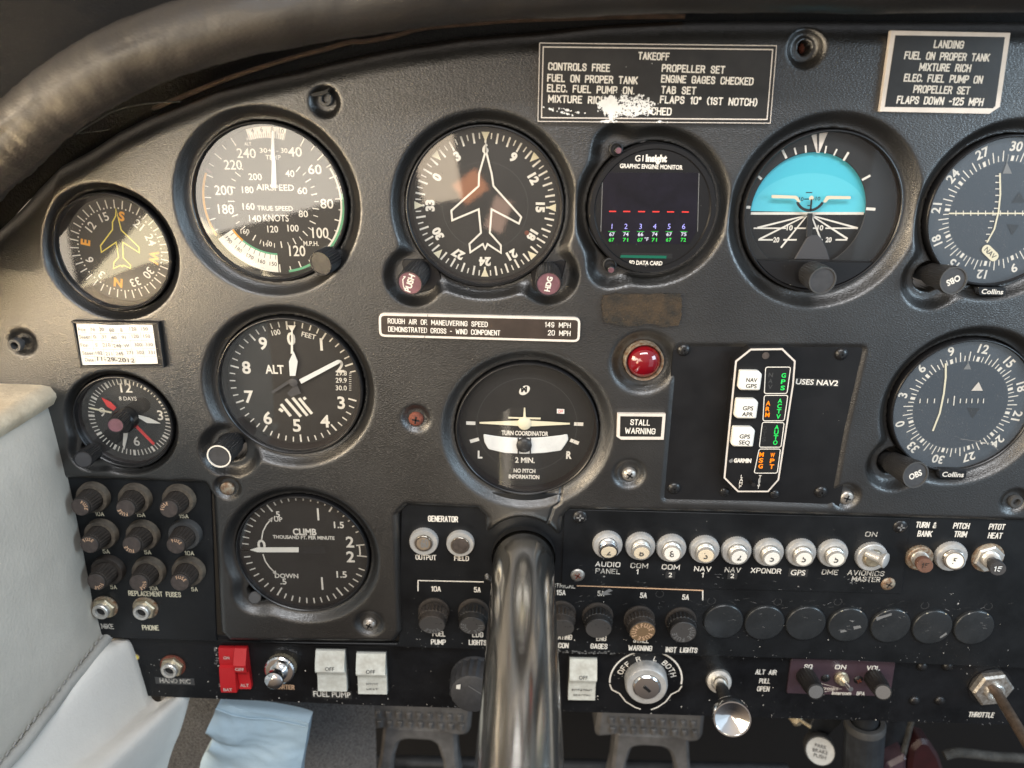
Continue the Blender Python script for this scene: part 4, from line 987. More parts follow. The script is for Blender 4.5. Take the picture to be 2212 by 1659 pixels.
# ---- VOR indicators
def vor(key, name, label, offs, nums, obs_base, obs_tip, obs_rot, draw, plate_uv):
    d = Dial(key, name, label, 'course indicator', None, dialmat='dial_hazed', glass='glass'); I = d.ink; k = d.k
    f = d.ri/d.k/173.0
    I.disc(d.c, 116*k*f, 'dial_hazed_dark', .00002)
    for i in range(72):
        a = i*5+offs
        if i % 6 == 0: d.tick(a, 118*f, 130*f, 6, 'ink', .00004)
        elif i % 2 == 0: d.tick(a, 118*f, 142*f, 2.2, 'ink', .00004)
        else: d.tick(a, 118*f, 132*f, 2, 'ink', .00004)
    for n_ in range(12): d.num(n_*30+nums, 151*f, str(n_*3), 18.5, 'ink', bold=.012)
    draw(d, I)
    d.finish(hg=-0.0045)
    u, v = plate_uv
    b = Ink(-0.0022, False); b.prism(roundpoly(quadu([(u-31, v-10), (u+31, v-9), (u+29, v+9), (u-28, v+8)], -0.0022), .001), -0.006, -0.0022, 'bezel', .0003); b.h = -0.0021
    b.tu('Collins', u+1, v, 47, 10, .5, 'ink', .01); b.build('name_plate', d.root)
    kb = knob('course_knob', obs_base, obs_tip, 31, 0.014, 'knob_black', 'knob_face', d.root, hb=-0.010, n=80, kn=0.02, text=('OBS', 30, 13, obs_rot, 'ink', .03), ring='plastic_grey', r0=25)
    return d
def draw_a(d, I):
    I.pathu([(2160, 374), (2161, 420), (2157, 458), (2148, 495), (2132, 524)], 3.6, 'ink_cream', .0006)
    for i, v in enumerate(range(380, 526, 14)): u = [2150, 2150, 2150, 2150, 2149, 2147, 2143, 2138, 2134, 2130, 2128][i]; I.su((u, v), (u+9, v), 2, 'ink', .0003)
    I.su((2050, 461), (2330, 461), 3, 'ink_cream', .0007)
    for i in range(16): I.su((2065+i*16, 455), (2065+i*16, 466), 2, 'ink', .0005)
    I.tu('TO', 2206, 400, 17, 10, 0); I.tu('FR', 2181, 518, 16, 10, 0, 'ink')
    I.pu([(2175, 350), (2166, 375), (2186, 375)], 'ink_grey', .0004); I.su((2178, 335), (2175, 352), 2, 'ink_grey', .0004)
    I.pu([(2176, 484), (2202, 486), (2187, 508)], 'black', .0004); I.pu([(2203, 415), (2186, 438), (2215, 438)], 'black', .0004)
    c = q(2137, 546, d.hd); a = rad(38); pts = []
    for sgn, cx in ((1, 13), (-1, -13)):
        for j in range(9):
            t = -math.pi/2+math.pi*j/8
            x = sgn*(cx*sgn+10*math.cos(t)) if sgn == 1 else -(13+10*math.cos(t)); z = 10*math.sin(t)*sgn
            pts.append((x, z))
    I.poly([(c[0]+(x*math.cos(a)+z*math.sin(a))*d.k, c[1]+(-x*math.sin(a)+z*math.cos(a))*d.k) for x, z in pts], 'ink_cream', .0008)
    I.text('NAV', c[0], c[1], 32*d.k, 10*d.k, 38, 'ink_black', .0, .0009)
def draw_b(d, I):
    I.pathu([(2043, 785), (2043, 815), (2039, 850), (2030, 893), (2015, 931)], 4, 'ink_cream', .0006)
    for u in (1988, 2004, 2019, 2048, 2075, 2088, 2100, 2113, 2125): I.su((u, 861), (u-1, 871), 2, 'ink', .0004)
    I.su((2062, 855), (2060, 876), 2.4, 'ink', .0004)
    I.tu('TO', 2117, 812, 14, 10, 0); I.tu('FR', 2096, 913, 15, 10, 0)
    I.pu([(2092, 783), (2081, 798), (2098, 798)], 'ink_grey', .0004); I.su((2093, 768), (2091, 784), 2, 'ink_grey', .0004)
    I.pu([(2114, 825), (2098, 844), (2123, 844)], 'placard_silver', .0004); I.pu([(2090, 881), (2117, 882), (2101, 904)], 'black', .0004)
    I.pathu([(2074, 948), (2110, 953), (2138, 958), (2156, 972)], 1.2, 'ink_grey', .0025); I.pathu([(2118, 957), (2136, 957)], 1.4, 'ink', .0025)
vor('vora', 'course_indicator', 'upper course indicator dial with yellow NAV flag, cut off by the right edge', 1.5, 2.5-300, (2006, 590), (2060, 606), 152, draw_a, (2143, 630))
vor('vorb', 'course_indicator', 'lower course indicator dial with its needle swung left and a scratched glass', 8, 9.5-120, (1922, 996), (1978, 1026), -22, draw_b, (2058, 1025))

# ---- clock
d = Dial('clock', 'clock', 'small clock reading 8 DAYS with red and white hands', 'clock'); I = d.ink
for i in range(60): d.tick(i*6+2, 76, 89, 2.2 if i % 5 else 5.2)
I.tu('12', 272, 838, 25, 19, 0); I.tu('3', 346, 897, 12, 20, 0); I.tu('6', 295, 953, 13, 19, 0); I.tu('9', 221, 890, 13, 18, 0); I.tu('8 DAYS', 276, 861, 38, 8, 0); I.tu('chronometer', 291, 927, 34, 5, 0, 'ink_grey')
d.finish(hg=-0.0075)
d.needle([(219, 859), (239, 869), (251, 881), (245, 887), (231, 878)], -0.0105, 'red_paint', 'hand'); d.needle([(193, 880), (241, 890), (240, 893), (193, 883)], -0.010, 'ink_cream', 'hand')
d.needle([(299, 897), (322, 903), (346, 915), (318, 914), (300, 903)], -0.0105, 'needle', 'hand'); d.needle([(267, 930), (277, 930), (274, 948), (268, 972), (265, 960)], -0.010, 'needle', 'hand'); d.needle([(296, 919), (334, 958), (331, 962), (293, 924)], -0.0095, 'red_paint', 'hand')
b = MB(); b.lathe((d.c[0]-0.001, 0, d.c[1]), [(0.0072, -0.012), (0.0072, -0.005), (0.0062, -0.0035)], 'bezel', n=40); b.build('boss', d.root)
knob('setting_knob', (267, 901), (249, 919), 17.5, 0.010, 'knob_black', 'mauve', d.root, hb=-0.005, n=48, kn=0.05)
knob('winding_knob', (205, 972), (179, 993), 19, 0.012, 'knob_black', 'knob_face', d.root, hb=-0.007, n=48, kn=0.05)

# ---- altimeter
d = Dial('alt', 'altimeter', 'altimeter dial marked ALT with white hands and a striped patch', 'altimeter'); I = d.ink; k = d.k
for i in range(50):
    a = i*7.2-2
    if 78 < a < 102: continue
    d.tick(a, 120 if i % 5 == 0 else 126, 138, 3.6 if i % 5 == 0 else 2.6)
for t, u, v in [('9', 568, 742), ('8', 532, 794), ('7', 538, 857), ('6', 578, 903), ('5', 641, 919), ('4', 702, 910), ('3', 737, 870), ('2', 734, 791), ('1', 694, 744)]: I.tu(t, u, v, None, 25, 0, 'ink', .012)
I.arc(q(629, 733, d.hd), 9*k, 12*k, 0, 360, 'ink', sz) if False else I.tu('0', 629, 732, 18, 26, 0, 'ink', .01)
I.tu('ALT', 593, 798, 40, 18, 0, 'ink', .012); I.tu('100', 596, 718, 19, 11, -12); I.tu('FEET', 667, 725, 31, 10, 14)
I.pu([(722, 806), (757, 804), (760, 846), (724, 848)], 'black', .00002)
for t, v in (('29.8', 806), ('29.9', 821.5), ('30.0', 838)): I.tu(t, 737, v, 24, 10, 0, 'ink', 0, .00004)
for i in range(9): I.su((754, 806+i*4.6), (759, 806+i*4.6), 1.2, 'ink', .00004)
for (p0, p1) in [((603, 883), (611, 889)), ((607, 873), (628, 899)), ((617, 862), (650, 900)), ((632, 859), (664, 898)), ((646, 860), (674, 894)), ((656, 858), (660, 863))]: I.su(p0, p1, 6.5, 'ink', .00003)
I.disc(q(634, 826, d.hd), 82*k, 'dial', -.00003, 48)
d.finish()
d.needle([(621, 703), (639, 703), (632, 715), (633, 764), (628, 764), (629, 715)], -0.0110, 'needle', 'hand')
d.needle([(634, 759), (643, 781), (638, 812), (626, 812), (624, 781)], -0.0104, 'needle_white', 'hand')
d.needle([(646, 820), (728, 778), (737, 779), (733, 785), (651, 829)], -0.0098, 'needle_white', 'hand')
b = MB(); b.lathe((q(635, 825, -.011)[0], 0, q(635, 825, -.011)[1]), [(9*k, -.0125), (9*k, -.0095), (4*k, -.0092)], 'shield_grey', n=24); b.prism(quadu([(631, 824), (590, 850), (586, 846), (628, 818)], -0.0105), -.011, -.0105, 'shield_grey'); b.prism(quadu([(640, 828), (650, 850), (628, 858), (620, 850)], -0.0108), -.0113, -.0108, 'shield_grey'); b.build('hub', d.root)
knob('setting_knob', (505, 953), (473, 986), 27, 0.016, 'knob_black', 'knob_face', d.root, hb=-0.006, n=64, kn=0.04, ring='ink')

# ---- turn coordinator
d = Dial('tc', 'turn_coordinator', 'turn coordinator dial with cream aeroplane and white curved slip tube', 'turn coordinator', glass='glass_clean'); I = d.ink; k = d.k
I.arc(d.c, 108*k, 109*k, 0, 360, 'ink_dim')
for u, v, a in [(1017, 914, 1), (1250, 916, 1), (1025, 951, -18), (1241, 954, 22)]:
    x, z = q(u, v, d.hd); ca, sa = math.cos(rad(a)), math.sin(rad(a))
    I.poly([(x+(p*ca+r_*sa)*k, z+(-p*sa+r_*ca)*k) for p, r_ in ((-10, -4), (10, -4), (10, 4), (-10, 4))], 'ink')
I.tu('TURN COORDINATOR', 1134, 936, 101, 9, .6, 'ink', .02); I.tu('L', 1037, 982, 10, 15, 0, 'ink', .03); I.tu('R', 1229, 983, 12, 15, 0, 'ink', .03)
I.tu('2 MIN.', 1134, 994, 42, 11, .6, 'ink', .01); I.tu('NO PITCH', 1133, 1017, 47, 8, .6, 'ink', .02); I.tu('INFORMATION', 1132, 1030, 66, 8, .6, 'ink', .02)
x, z = q(1133, 843, d.hd); e_ = [(13*math.cos(t), 9*math.sin(t)) for t in [2*math.pi*i/28 for i in range(28)]]; a = rad(-42)
I.poly([(x+(p*math.cos(a)+r_*math.sin(a))*k, z+(-p*math.sin(a)+r_*math.cos(a))*k) for p, r_ in e_], 'ink'); I.tu('M', 1132, 841, 13, 11, 0, 'black', .05, .00003)
I.pu([(1198, 880), (1222, 881), (1221, 909), (1199, 908)], 'black', .00002); I.pu([(1203, 883), (1219, 884), (1219, 894), (1203, 893)], 'scuff_white', .00004); I.pu([(1203.5, 883.5), (1218.5, 884.5), (1218.5, 893.5), (1203.5, 892.5)], 'mauve', .00005) if False else None
I.tu('OFF', 1211, 889, 11, 7, 1, 'red_paint', 0, .00006)
d.finish()
b = MB(); h_ = -0.0118
top = [(1044, 938), (1060, 941), (1090, 945), (1133, 947), (1175, 945), (1210, 941), (1226, 938), (1228, 950), (1221, 961), (1212, 974), (1175, 979), (1133, 981), (1090, 979), (1055, 971), (1046, 955)]
b.prism(roundpoly(quadu(top, h_), .0012), h_-.0006, h_, 'tube_white', .0004); b.build('slip_tube', d.root)
b = MB(); x, z = q(1132, 963, -.0105); b.lathe((x, 0, z), [(17*k, -.0118), (16.5*k, -.0106), (14*k, -.0098), (9*k, -.0092), (3*k, -.009)], 'knob_black', n=32)
b.prism(quadu([(1118, 947), (1121, 947), (1121, 980), (1118, 980)], -.0112), -.0118, -.0112, 'black'); b.prism(quadu([(1144, 947), (1147, 947), (1147, 980), (1144, 980)], -.0112), -.0118, -.0112, 'black'); b.build('slip_ball', d.root)
b = MB(); h_ = -0.0105
b.prism(quadu([(1036, 912), (1118, 909), (1148, 909), (1231, 914), (1231, 917), (1148, 921), (1118, 920), (1036, 915)], h_), h_-.0005, h_, 'ink_cream'); x, z = q(1133, 915, h_+.0002)
b.lathe((x, 0, z), [(15*k, h_-.0004), (14.5*k, h_+.0004), (10*k, h_+.0012), (4*k, h_+.0015)], 'ink_cream', n=32)
b.prism(quadu([(1098, 901), (1168, 902.5), (1168, 906), (1098, 904)], h_-.0002), h_-.0006, h_-.0002, 'ink_cream'); b.prism(quadu([(1131.8, 881), (1134.5, 881), (1136, 904), (1130, 904)], h_-.0001), h_-.0006, h_-.0001, 'ink_cream'); b.build('aeroplane_symbol', d.root)

# ---- climb
d = Dial('climb', 'climb_indicator', 'vertical speed dial marked CLIMB with white needle at zero', 'climb indicator'); I = d.ink; k = d.k
for i in range(51):
    a = -91+i*7.2; 
    if i in (17, 8, 33, 42): d.tick(a, 112, 135, 3.4)
    elif 22 < i < 28: continue
    else: d.tick(a, 121, 135, 2.6)
d.tick(82.5, 112, 134, 2.8); d.tick(95.5, 112, 134, 2.8); I.arc(d.c, 117*k, 120*k, 82, 96, 'ink')
I.tu('CLIMB', 658, 1149, 51, 13, 0, 'ink', .02); I.tu('THOUSAND FT. PER MINUTE', 656, 1161, 133, 7, .3, 'ink', .015)
for t, u, v, h_ in [('0', 565, 1178, 22), ('2', 756, 1171, 22), ('2', 757, 1203, 22), ('1.5', 732, 1134, 13), ('1.5', 738, 1241, 13), ('.5', 598, 1111, 12), ('UP', 601, 1122, 9), ('DOWN', 619, 1244, 9), ('.5', 612, 1256, 12)]: I.tu(t, u, v, None, h_, 0, 'ink', .01)
I.pathu([(565, 1166), (568, 1148), (575, 1134), (586, 1121)], 2.6, 'ink'); I.pu([(589, 1117), (580, 1123), (587, 1128)], 'ink'); I.pathu([(568, 1197), (573, 1212), (582, 1225), (594, 1237)], 2.6, 'ink'); I.pu([(598, 1241), (589, 1238), (595, 1232)], 'ink')
I.su((686, 1098), (688, 1124), 4, 'ink'); I.su((695, 1247), (697, 1274), 4, 'ink')
I.pu([(648, 1181), (700, 1180), (704, 1196), (648, 1196)], 'knob_black', .00004)
d.finish(hg=-0.006)
d.needle([(540, 1188), (556, 1183), (645, 1183), (645, 1193), (556, 1193)], -0.0088, 'needle')
knob('adjuster', (552, 1288), (550, 1291), 14, -0.003, 'knob_black', 'plastic_grey', d.root, hb=-0.008, n=24, kn=0.0)

# ================================================================== PLACARDS
def placard(name, corners, h, bgm, label, border=None, bw=0, th=0.0004, cat='placard', rnd=0.0):
    I = Ink(h); pts = quadu(corners, h)
    if rnd: pts = roundpoly(pts, rnd)
    I.prism(pts, h-0.002, h+th, border or bgm, 0.0001)
    I.h = h+th+0.00004
    return I, pts
I, pts = placard('takeoff_placard', [(1165, 92), (1678, 98), (1664, 267), (1161, 263)], 0.0006, 'placard', '')
k = kx(1400, 180)
for ins, w_ in ((0.9, 1.5), (8.5, 2.2)):
    pp = inset(ccw(pts), ins*k); I.path(pp, w_*k, 'placard_silver', .00002, True)
for t, u, v, wd in [('TAKEOFF', 1412.5, 121.5, 68), ('CONTROLS FREE', 1251, 145, 134), ('PROPELLER SET', 1498, 149, 137), ('FUEL ON PROPER TANK', 1280, 171, 196), ('ENGINE GAGES CHECKED', 1528, 173, 200), ('ELEC. FUEL PUMP ON', 1274, 193, 185),
                    ('TAB SET', 1466, 195, 76), ('MIXTURE RICH', 1246, 215, 124), ('FLAPS 10\u00b0 (1ST NOTCH)', 1531, 218, 211), ('DOORS LATCHED', 1378, 239, 146)]:
    I.tu(t, u, v, wd, 17, 0.7, 'ink', .028, .00003)
# paint rubbed off in flakes
def vnoise(x, y, s):
    xi, yi = math.floor(x), math.floor(y); fx, fy = x-xi, y-yi; fx = fx*fx*(3-2*fx); fy = fy*fy*(3-2*fy)
    def hsh(a, b): return (math.sin(a*127.1+b*311.7+s*74.7)*43758.5453) % 1.0
    return (hsh(xi, yi)*(1-fx)+hsh(xi+1, yi)*fx)*(1-fy)+(hsh(xi, yi+1)*(1-fx)+hsh(xi+1, yi+1)*fx)*fy
def fb(x, y, s): return 0.5*vnoise(x, y, s)+0.3*vnoise(x*2.3, y*2.3, s+1)+0.2*vnoise(x*5.1, y*5.1, s+2)
st = 1.3
for iu in range(0, 400):
    for iv in range(0, 66):
        u = 1168+iu*st; v = 184+iv*st
        if v > 265: continue
        a = ((u-1362)/68)**2+((v-230)/30)**2
        b_ = ((u-1200-(v-224)*2.0)/34)**2+((v-234-(u-1200)*0.16)/5)**2
        c_ = ((u-1322)/30)**2+((v-246)/4)**2
        d_ = min(((u-1318)/27)**2+((v-262)/5)**2, ((u-1432)/26)**2+((v-263)/4)**2, ((u-1210)/42)**2+((v-232-(u-1175)*.28)/4.5)**2)
        e_ = ((u-1335)/14)**2+((v-200)/16)**2
        val = max(1.05-a*0.62 + (0.30 if u < 1328 and v > 205 else 0.0), .75-b_*.5, .72-c_*.5, .80-d_*.45, .55-e_*.4)
        if u > 1332 and a < 1.0 and vnoise(u*.42, v*.42, 21)+.25*vnoise(u*.9, v*.9, 23) > .82: continue
        if val > 0.28+0.85*fb(u*0.16, v*0.16, 3)-0.25*(a < .35)+0.22*(vnoise(u*.55, v*.55, 8)-.5):
            s = st*0.54
            I.pu([(u-s, v-s), (u+s, v-s), (u+s, v+s), (u-s, v+s)], 'scuff_white', .00007)
tagit(I.build('takeoff_placard'), 'black TAKEOFF checklist placard with its middle rubbed white', 'placard')

I, pts = placard('landing_placard', [(1924, 66), (2182, 71), (2159, 231), (2136, 246), (1900, 241)], 0.0006, 'placard', '', 'placard_silver')
I.pu([(1934, 76), (2171, 80), (2150, 229), (2145, 234), (1911, 231)], 'placard', .00002)
for t, u, v, wd in [('LANDING', 2050, 96, 65), ('FUEL ON PROPER TANK', 2046, 122, 185), ('MIXTURE RICH', 2042, 146, 112), ('ELEC. FUEL PUMP ON', 2038, 170, 171), ('PROPELLER SET', 2034.5, 194, 123), ('FLAPS DOWN -125 MPH', 2031, 218, 188)]:
    I.tu(t, u, v, wd, 17.5, 0.6, 'ink', .030, .00005)
tagit(I.build('landing_placard'), 'dark LANDING checklist placard with thick pale border and one clipped corner', 'placard')

I, pts = placard('speed_placard', [(818, 676), (1254, 686), (1252, 739), (819, 727)], 0.0006, 'placard_brown', '', 'placard_silver', rnd=0.0035)
I.poly(inset(ccw(pts), 5.2*kx(1035, 705)), 'placard_brown', .00002)
for t, u, v, wd in [('ROUGH AIR OR MANEUVERING SPEED', 945.5, 697, 216), ('DEMONSTRATED CROSS - WIND COMPONENT', 959.5, 715, 242), ('149 MPH', 1205, 702, 56), ('20 MPH', 1208, 719.5, 49)]:
    I.tu(t, u, v, wd, 11.5, 1.1, 'ink', .006, .00005)
I.pathu([(924, 679), (922, 696), (919, 704), (921, 715), (916, 733)], 1.0, 'ink_dim', .00008)
tagit(I.build('speed_placard'), 'brown rounded placard reading ROUGH AIR OR MANEUVERING SPEED with a cracked left end', 'placard')

I, pts = placard('stall_placard', [(1334, 893), (1438, 894), (1433.5, 949.5), (1342, 949.5), (1332, 943)], 0.0006, 'placard', '', 'placard_silver')
I.pu([(1340, 899), (1431, 900), (1427.5, 943.5), (1339, 943)], 'placard', .00002)
I.tu('STALL', 1383, 912.5, 43, 13, .8, 'ink', .014, .00005); I.tu('WARNING', 1383, 931, 66, 13, .8, 'ink', .014, .00005)
tagit(I.build('stall_placard'), 'small black placard with pale border reading STALL WARNING', 'placard')

# compass correction card
cen = q(258, 742)
root = empty('correction_card_holder', (cen[0], 0, cen[1]), 'metal frame holding a curled paper compass correction card dated by hand', 'card holder')
b = MB(); fr = quadu([(158, 692), (345, 695), (358, 792), (177, 792)])
b.prism(fr, -0.002, 0.0009, 'black', .0002)
ins = inset(ccw(fr), 0.0012)
for i in range(4):
    a_, c_ = ccw(fr)[i], ccw(fr)[(i+1) % 4]; a2, c2 = ins[i], ins[(i+1) % 4]
    b.prism([a_, c_, c2, a2], 0.0008, 0.0022, 'knob_black', .0002)
b.build('frame', root)
tl, tr, br, bl = [Vector((*q(*p), 0)) for p in [(167, 694), (331, 696), (343, 784), (180, 787)]]
rows = []
for j in range(11):
    t = j/10; row = []
    for i in range(13):
        s = i/12; p = (tl*(1-s)+tr*s)*(1-t)+(bl*(1-s)+br*s)*t
        z = p.y - (0.0014*math.sin(s*math.pi) if j == 0 else 0)
        row.append((p.x, -(0.0012+0.0016*(1-t)*math.cos((s-0.5)*math.pi*1.2)**2*0.4), z))
    rows.append(row)
b = MB(); b.grid([list(reversed(r)) for r in rows], 'paper'); card = b.build('card', root)
I = Ink(0.0024, False)
I.h = 0.0022
for v0, lst in [(711, [('For', 177), ('N', 200), ('30', 219), ('60', 241), ('E', 262), ('120', 287), ('150', 312)]), (727, [('Steer', 183), ('0', 204), ('31', 224), ('60', 246), ('91', 267), ('120', 292), ('150', 317)]),
                (745, [('For', 182), ('S', 208), ('210', 230), ('240', 253), ('W', 273), ('300', 298), ('330', 322)]), (762, [('Steer', 190), ('182', 214), ('211', 235), ('245', 258), ('271', 280), ('302', 303), ('331', 327)])]:
    for t, u in lst: I.tu(t, u, v0-(u-240)*.01+ (2 if 230 < u < 280 else 0), None, 7.5, 0, 'ink_grey')
    I.pathu([(170+(v0-711)*.26, v0+8), (250, v0+10), (334+(v0-711)*.24, v0+7.5)], .6, 'ink_grey')
I.tu('Date', 193, 777, 19, 7.5, 0, 'ink_grey'); I.tu('11-29-2012', 250, 777, 80, 8.5, 2, 'ink_dim')
for u in (193, 214, 235, 252, 275, 300): I.pathu([(u, 700), (u+14, 783)], .5, 'ink_grey')
I.build('writing', card)

# residue of a removed label
I = Ink(0.0003); n = 40; pts = []
rr = random.Random(2)
edge = [(1302, 640), (1330, 634), (1380, 636), (1430, 635), (1470, 634), (1473, 660), (1470, 690), (1464, 702), (1435, 707), (1400, 698), (1372, 704), (1340, 703), (1306, 695), (1300, 668)]
for i in range(len(edge)):
    a_, b_ = edge[i], edge[(i+1) % len(edge)]
    for j in range(5):
        t = j/5; pts.append((a_[0]*(1-t)+b_[0]*t+rr.uniform(-1.6, 1.6), a_[1]*(1-t)+b_[1]*t+rr.uniform(-1.4, 1.4)))
mb = MB(); mb.prism(quadu(pts), -0.0016, 0.0004, 'residue'); tagit(mb.build('adhesive_residue'), 'rough brown rectangular patch of old adhesive below the engine monitor', 'adhesive patch')

# ================================================================== LAMP, ANNUNCIATOR
c = q(1392, 783, 0); kk = kx(1392, 783)
root = empty('warning_lamp', (c[0], 0, c[1]), 'round red warning lamp with domed lens in a worn metal ring', 'warning lamp')
O = (c[0], 0, c[1]); r1 = 43*kk; r2 = 36.5*kk
b = MB(); b.lathe(O, [(r1, -.02), (r1, -.001), (r1-.0006, .0002), (r2+.0012, .0006), (r2+.0004, -.0006), (r2+.0002, -.004)], 'corroded', n=64, cap=False); b.build('ring', root)
b = MB(); b.lathe(O, [(r2, -.006)]+[(r2*math.cos(t), -.003+r2*0.72*math.sin(t)) for t in [rad(x) for x in range(0, 90, 8)]], 'red_lens', n=56); b.build('lens', root)

cen = q(1642, 905, H_SUB)
root = empty('annunciator', (cen[0], -H_SUB, cen[1]), 'tall octagonal annunciator with three white push buttons and lit green and amber words', 'annunciator')
hA = H_SUB+0.0075
oc = [(1621, 752), (1691, 751), (1720, 779), (1716, 830), (1684, 1037), (1660, 1064), (1593, 1064), (1562, 1033), (1566, 990), (1587, 779)]
b = MB(); b.prism(quadu(oc, hA), H_SUB, hA, 'bezel', .0003, 'placard_silver'); b.build('frame', root)
I = Ink(hA+.00008); I.poly(inset(ccw(quadu(oc, hA)), 5.0*kx(1640, 900, hA)), 'sub_plate'); I.build('face', root)
I = Ink(hA+.0003, False)
I.tu('GARMIN', 1604, 995, 38, 8, .5, 'ink', .05); I.pu([(1574, 995), (1582, 990), (1583, 998), (1577, 1000)], 'ink_grey')
for i, ch in enumerate('LAMP'): I.tu(ch, 1602.5-i*1.2, 1029+i*7.4, None, 6.5, 0, 'ink')
for i, ch in enumerate('TEST'): I.tu(ch, 1642-i*1.2, 1030+i*7.4, None, 6.5, 0, 'ink')
boxes = [[(1654, 793), (1708, 793), (1700, 850), (1651, 850)], [(1651, 854), (1702, 854), (1694, 909), (1648, 909)], [(1647, 912), (1694, 913), (1687, 966), (1640, 966)], [(1640, 970), (1686, 970), (1679, 1022), (1629, 1022)]]
for bx in boxes: I.path(roundpoly(quadu(bx, I.h), .0013), 1.9*kx(1660, 900, hA), 'ink', 0, True)
I.disc(q(1654, 768, I.h), 8*kx(1654, 768, hA), 'fuse_brown', .0001)
I.build('lettering', root)
for bx, lst in zip(boxes, [[('NAV', 1665, 810, 13, 'ink_dim', -.5), ('GPS', 1693, 811, 13.5, 'lamp_green', -.9)], [('ARM', 1659.5, 871, 12.5, 'lamp_amber', -.8), ('ACTV', 1685, 866, 11.3, 'lamp_green', -1.0)], [('OTS', 1652, 925, 12, 'ink_black', -.8), ('AUTO', 1678, 923, 11, 'lamp_green', -.9)], [('MSG', 1645, 982, 12.5, 'lamp_amber', -.8), ('WPT', 1669, 983, 12.5, 'lamp_amber', -.8)]]):
    b = Ink(hA+.00009, False); b.prism(inset(ccw(quadu(bx, hA)), .0004), hA, hA+.00025, 'black'); b.h = hA+.0003
    for t, u, v, dv, m_, du in lst:
        for i, ch in enumerate(t): b.tu(ch, u+du*1.2*i, v+dv*i, 9.5 if ch not in 'I1' else None, 9, 0, m_, .012)
    b.build('window', root)
for (u, v, t1, t2) in [(1621, 823, 'NAV', 'GPS'), (1613, 884, 'GPS', 'APR'), (1606, 945, 'GPS', 'SEQ')]:
    hb = hA+.0035; b = Ink(hb, False)
    k1 = kx(u, v, hb); x, z = q(u, v, hb); sx_, sz_ = 24*k1, 21*kz(u, v, hb)
    pts = roundpoly([(x-sx_, z+sz_), (x+sx_-8*k1, z+sz_), (x+sx_, z+sz_-7*k1), (x+sx_, z-sz_), (x-sx_+6*k1, z-sz_), (x-sx_, z-sz_+5*k1)], 4*k1)
    b.prism(pts, hA, hb, 'button_white', .0009); b.h = hb+.00005
    b.tu(t1, u+3, v-2, 24 if t1 == 'NAV' else 23, 8.5, 1, 'ink_black', .01); b.tu(t2, u+2, v+11, 24, 8.5, 1, 'ink_black', .01)
    b.build('button', root)
b = MB(); b.tube([P(1624, 1040, hA), P(1628, 1047, hA+.006)], .0012, 'screw_black', 14); b.build('toggle', root)

# ================================================================== SCREWS
def screw(u, v, h, ru, m, label, slot='x', name='screw', group=None, rot=20, slotm='black', dome=0.35):
    k = kx(u, v, h); r = ru*k; x, z = q(u, v, h+r*dome*0.6)
    b = MB(); b.lathe((x, -h, z), [(r, -.003), (r, 0.0)]+[(r*math.cos(t), r*dome*math.sin(t)) for t in [rad(12), rad(30), rad(50), rad(70)]], m, n=32)
    if slot:
        for a in ((rot, rot+90) if slot == 'x' else (rot,)):
            R = Matrix.Rotation(rad(a), 3, 'Y')
            b.box((x, -(h+r*dome*0.86), z), (r*(.50 if slot == 'x' else .9), r*dome*0.14, r*.11), slotm, R)
    return tagit(b.build(name, loc=(x, -h, z)), label, 'screw', group)
screw(898, 907, -0.0036, 16, 'rust', 'rusty red screw in the vinyl between altimeter and turn coordinator', rot=10, dome=.5)
screw(490, 1057, -0.0036, 15, 'corroded', 'rust-speckled pale screw in the vinyl under the altimeter knob', slot=None, dome=.3)
screw(797, 1351, -0.0036, 14, 'screw_steel', 'shiny cross-head screw in the vinyl under the climb dial', rot=30, dome=.6)
screw(1360, 1027, -0.0046, 15.5, 'screw_steel', 'shiny cross-head screw in the vinyl below the stall warning placard', rot=35, dome=.6)
screw(1830, 1077, -0.0036, 15.5, 'screw_steel', 'dull grey cross-head screw in the vinyl right of the mounting plate', rot=15)
screw(1740, 103, -0.016, 13, 'rust', 'rusty screw deep inside the torn hole beside the TAKEOFF placard', rot=40)
for u, v, l, s_ in [(1478, 757, 'black cross-head screw at the top left corner of the mounting plate', 'x'), (1819, 766, 'black cross-head screw at the top right corner of the mounting plate', 'x'), (1457, 1056, 'black cross-head screw at the bottom left corner of the mounting plate', 'x'), (1775, 1064, 'black cross-head screw at the bottom right corner of the mounting plate', 'x'),
                    (1566, 1064, 'small slotted black screw left of the annunciator foot', '-'), (1674, 1069, 'small slotted black screw right of the annunciator foot', '-')]:
    screw(u, v, H_SUB, 14 if s_ == 'x' else 10.5, 'screw_black', l, slot=s_, rot=random.uniform(0, 60), group='black screws of the mounting plate', dome=.55)
for u, v, l, m_, sm in [(1253, 1118, 'black screw with white paint in its cross, top left of the breaker plate', 'screw_black', 'ink_grey'), (1248, 1244, 'worn screw with bright cross, bottom left of the breaker plate', 'screw_steel', 'rust'),
                    (1946, 1139, 'black screw with a chewed slot, top right of the breaker plate', 'screw_black', 'ink_grey'), (1920, 1263, 'pale chipped screw at the bottom right of the breaker plate', 'corroded', 'bakelite')]:
    screw(u, v, H_STRIP, 15.5, m_, l, rot=random.uniform(0, 60), group='screws of the breaker plate', slotm=sm)
for u, v, l in [(1994, 1442, 'upper left of four black dome rivets beside the throttle'), (2049, 1442, 'upper right of four black dome rivets beside the throttle'), (1977, 1516, 'lower left of four black dome rivets beside the throttle'), (2032, 1516, 'lower right of four black dome rivets beside the throttle')]:
    o = screw(u, v, H_LOW, 11.5, 'screw_black', l, slot=None, name='rivet', group='dome rivets beside the throttle', dome=.7); o['category'] = 'rivet'
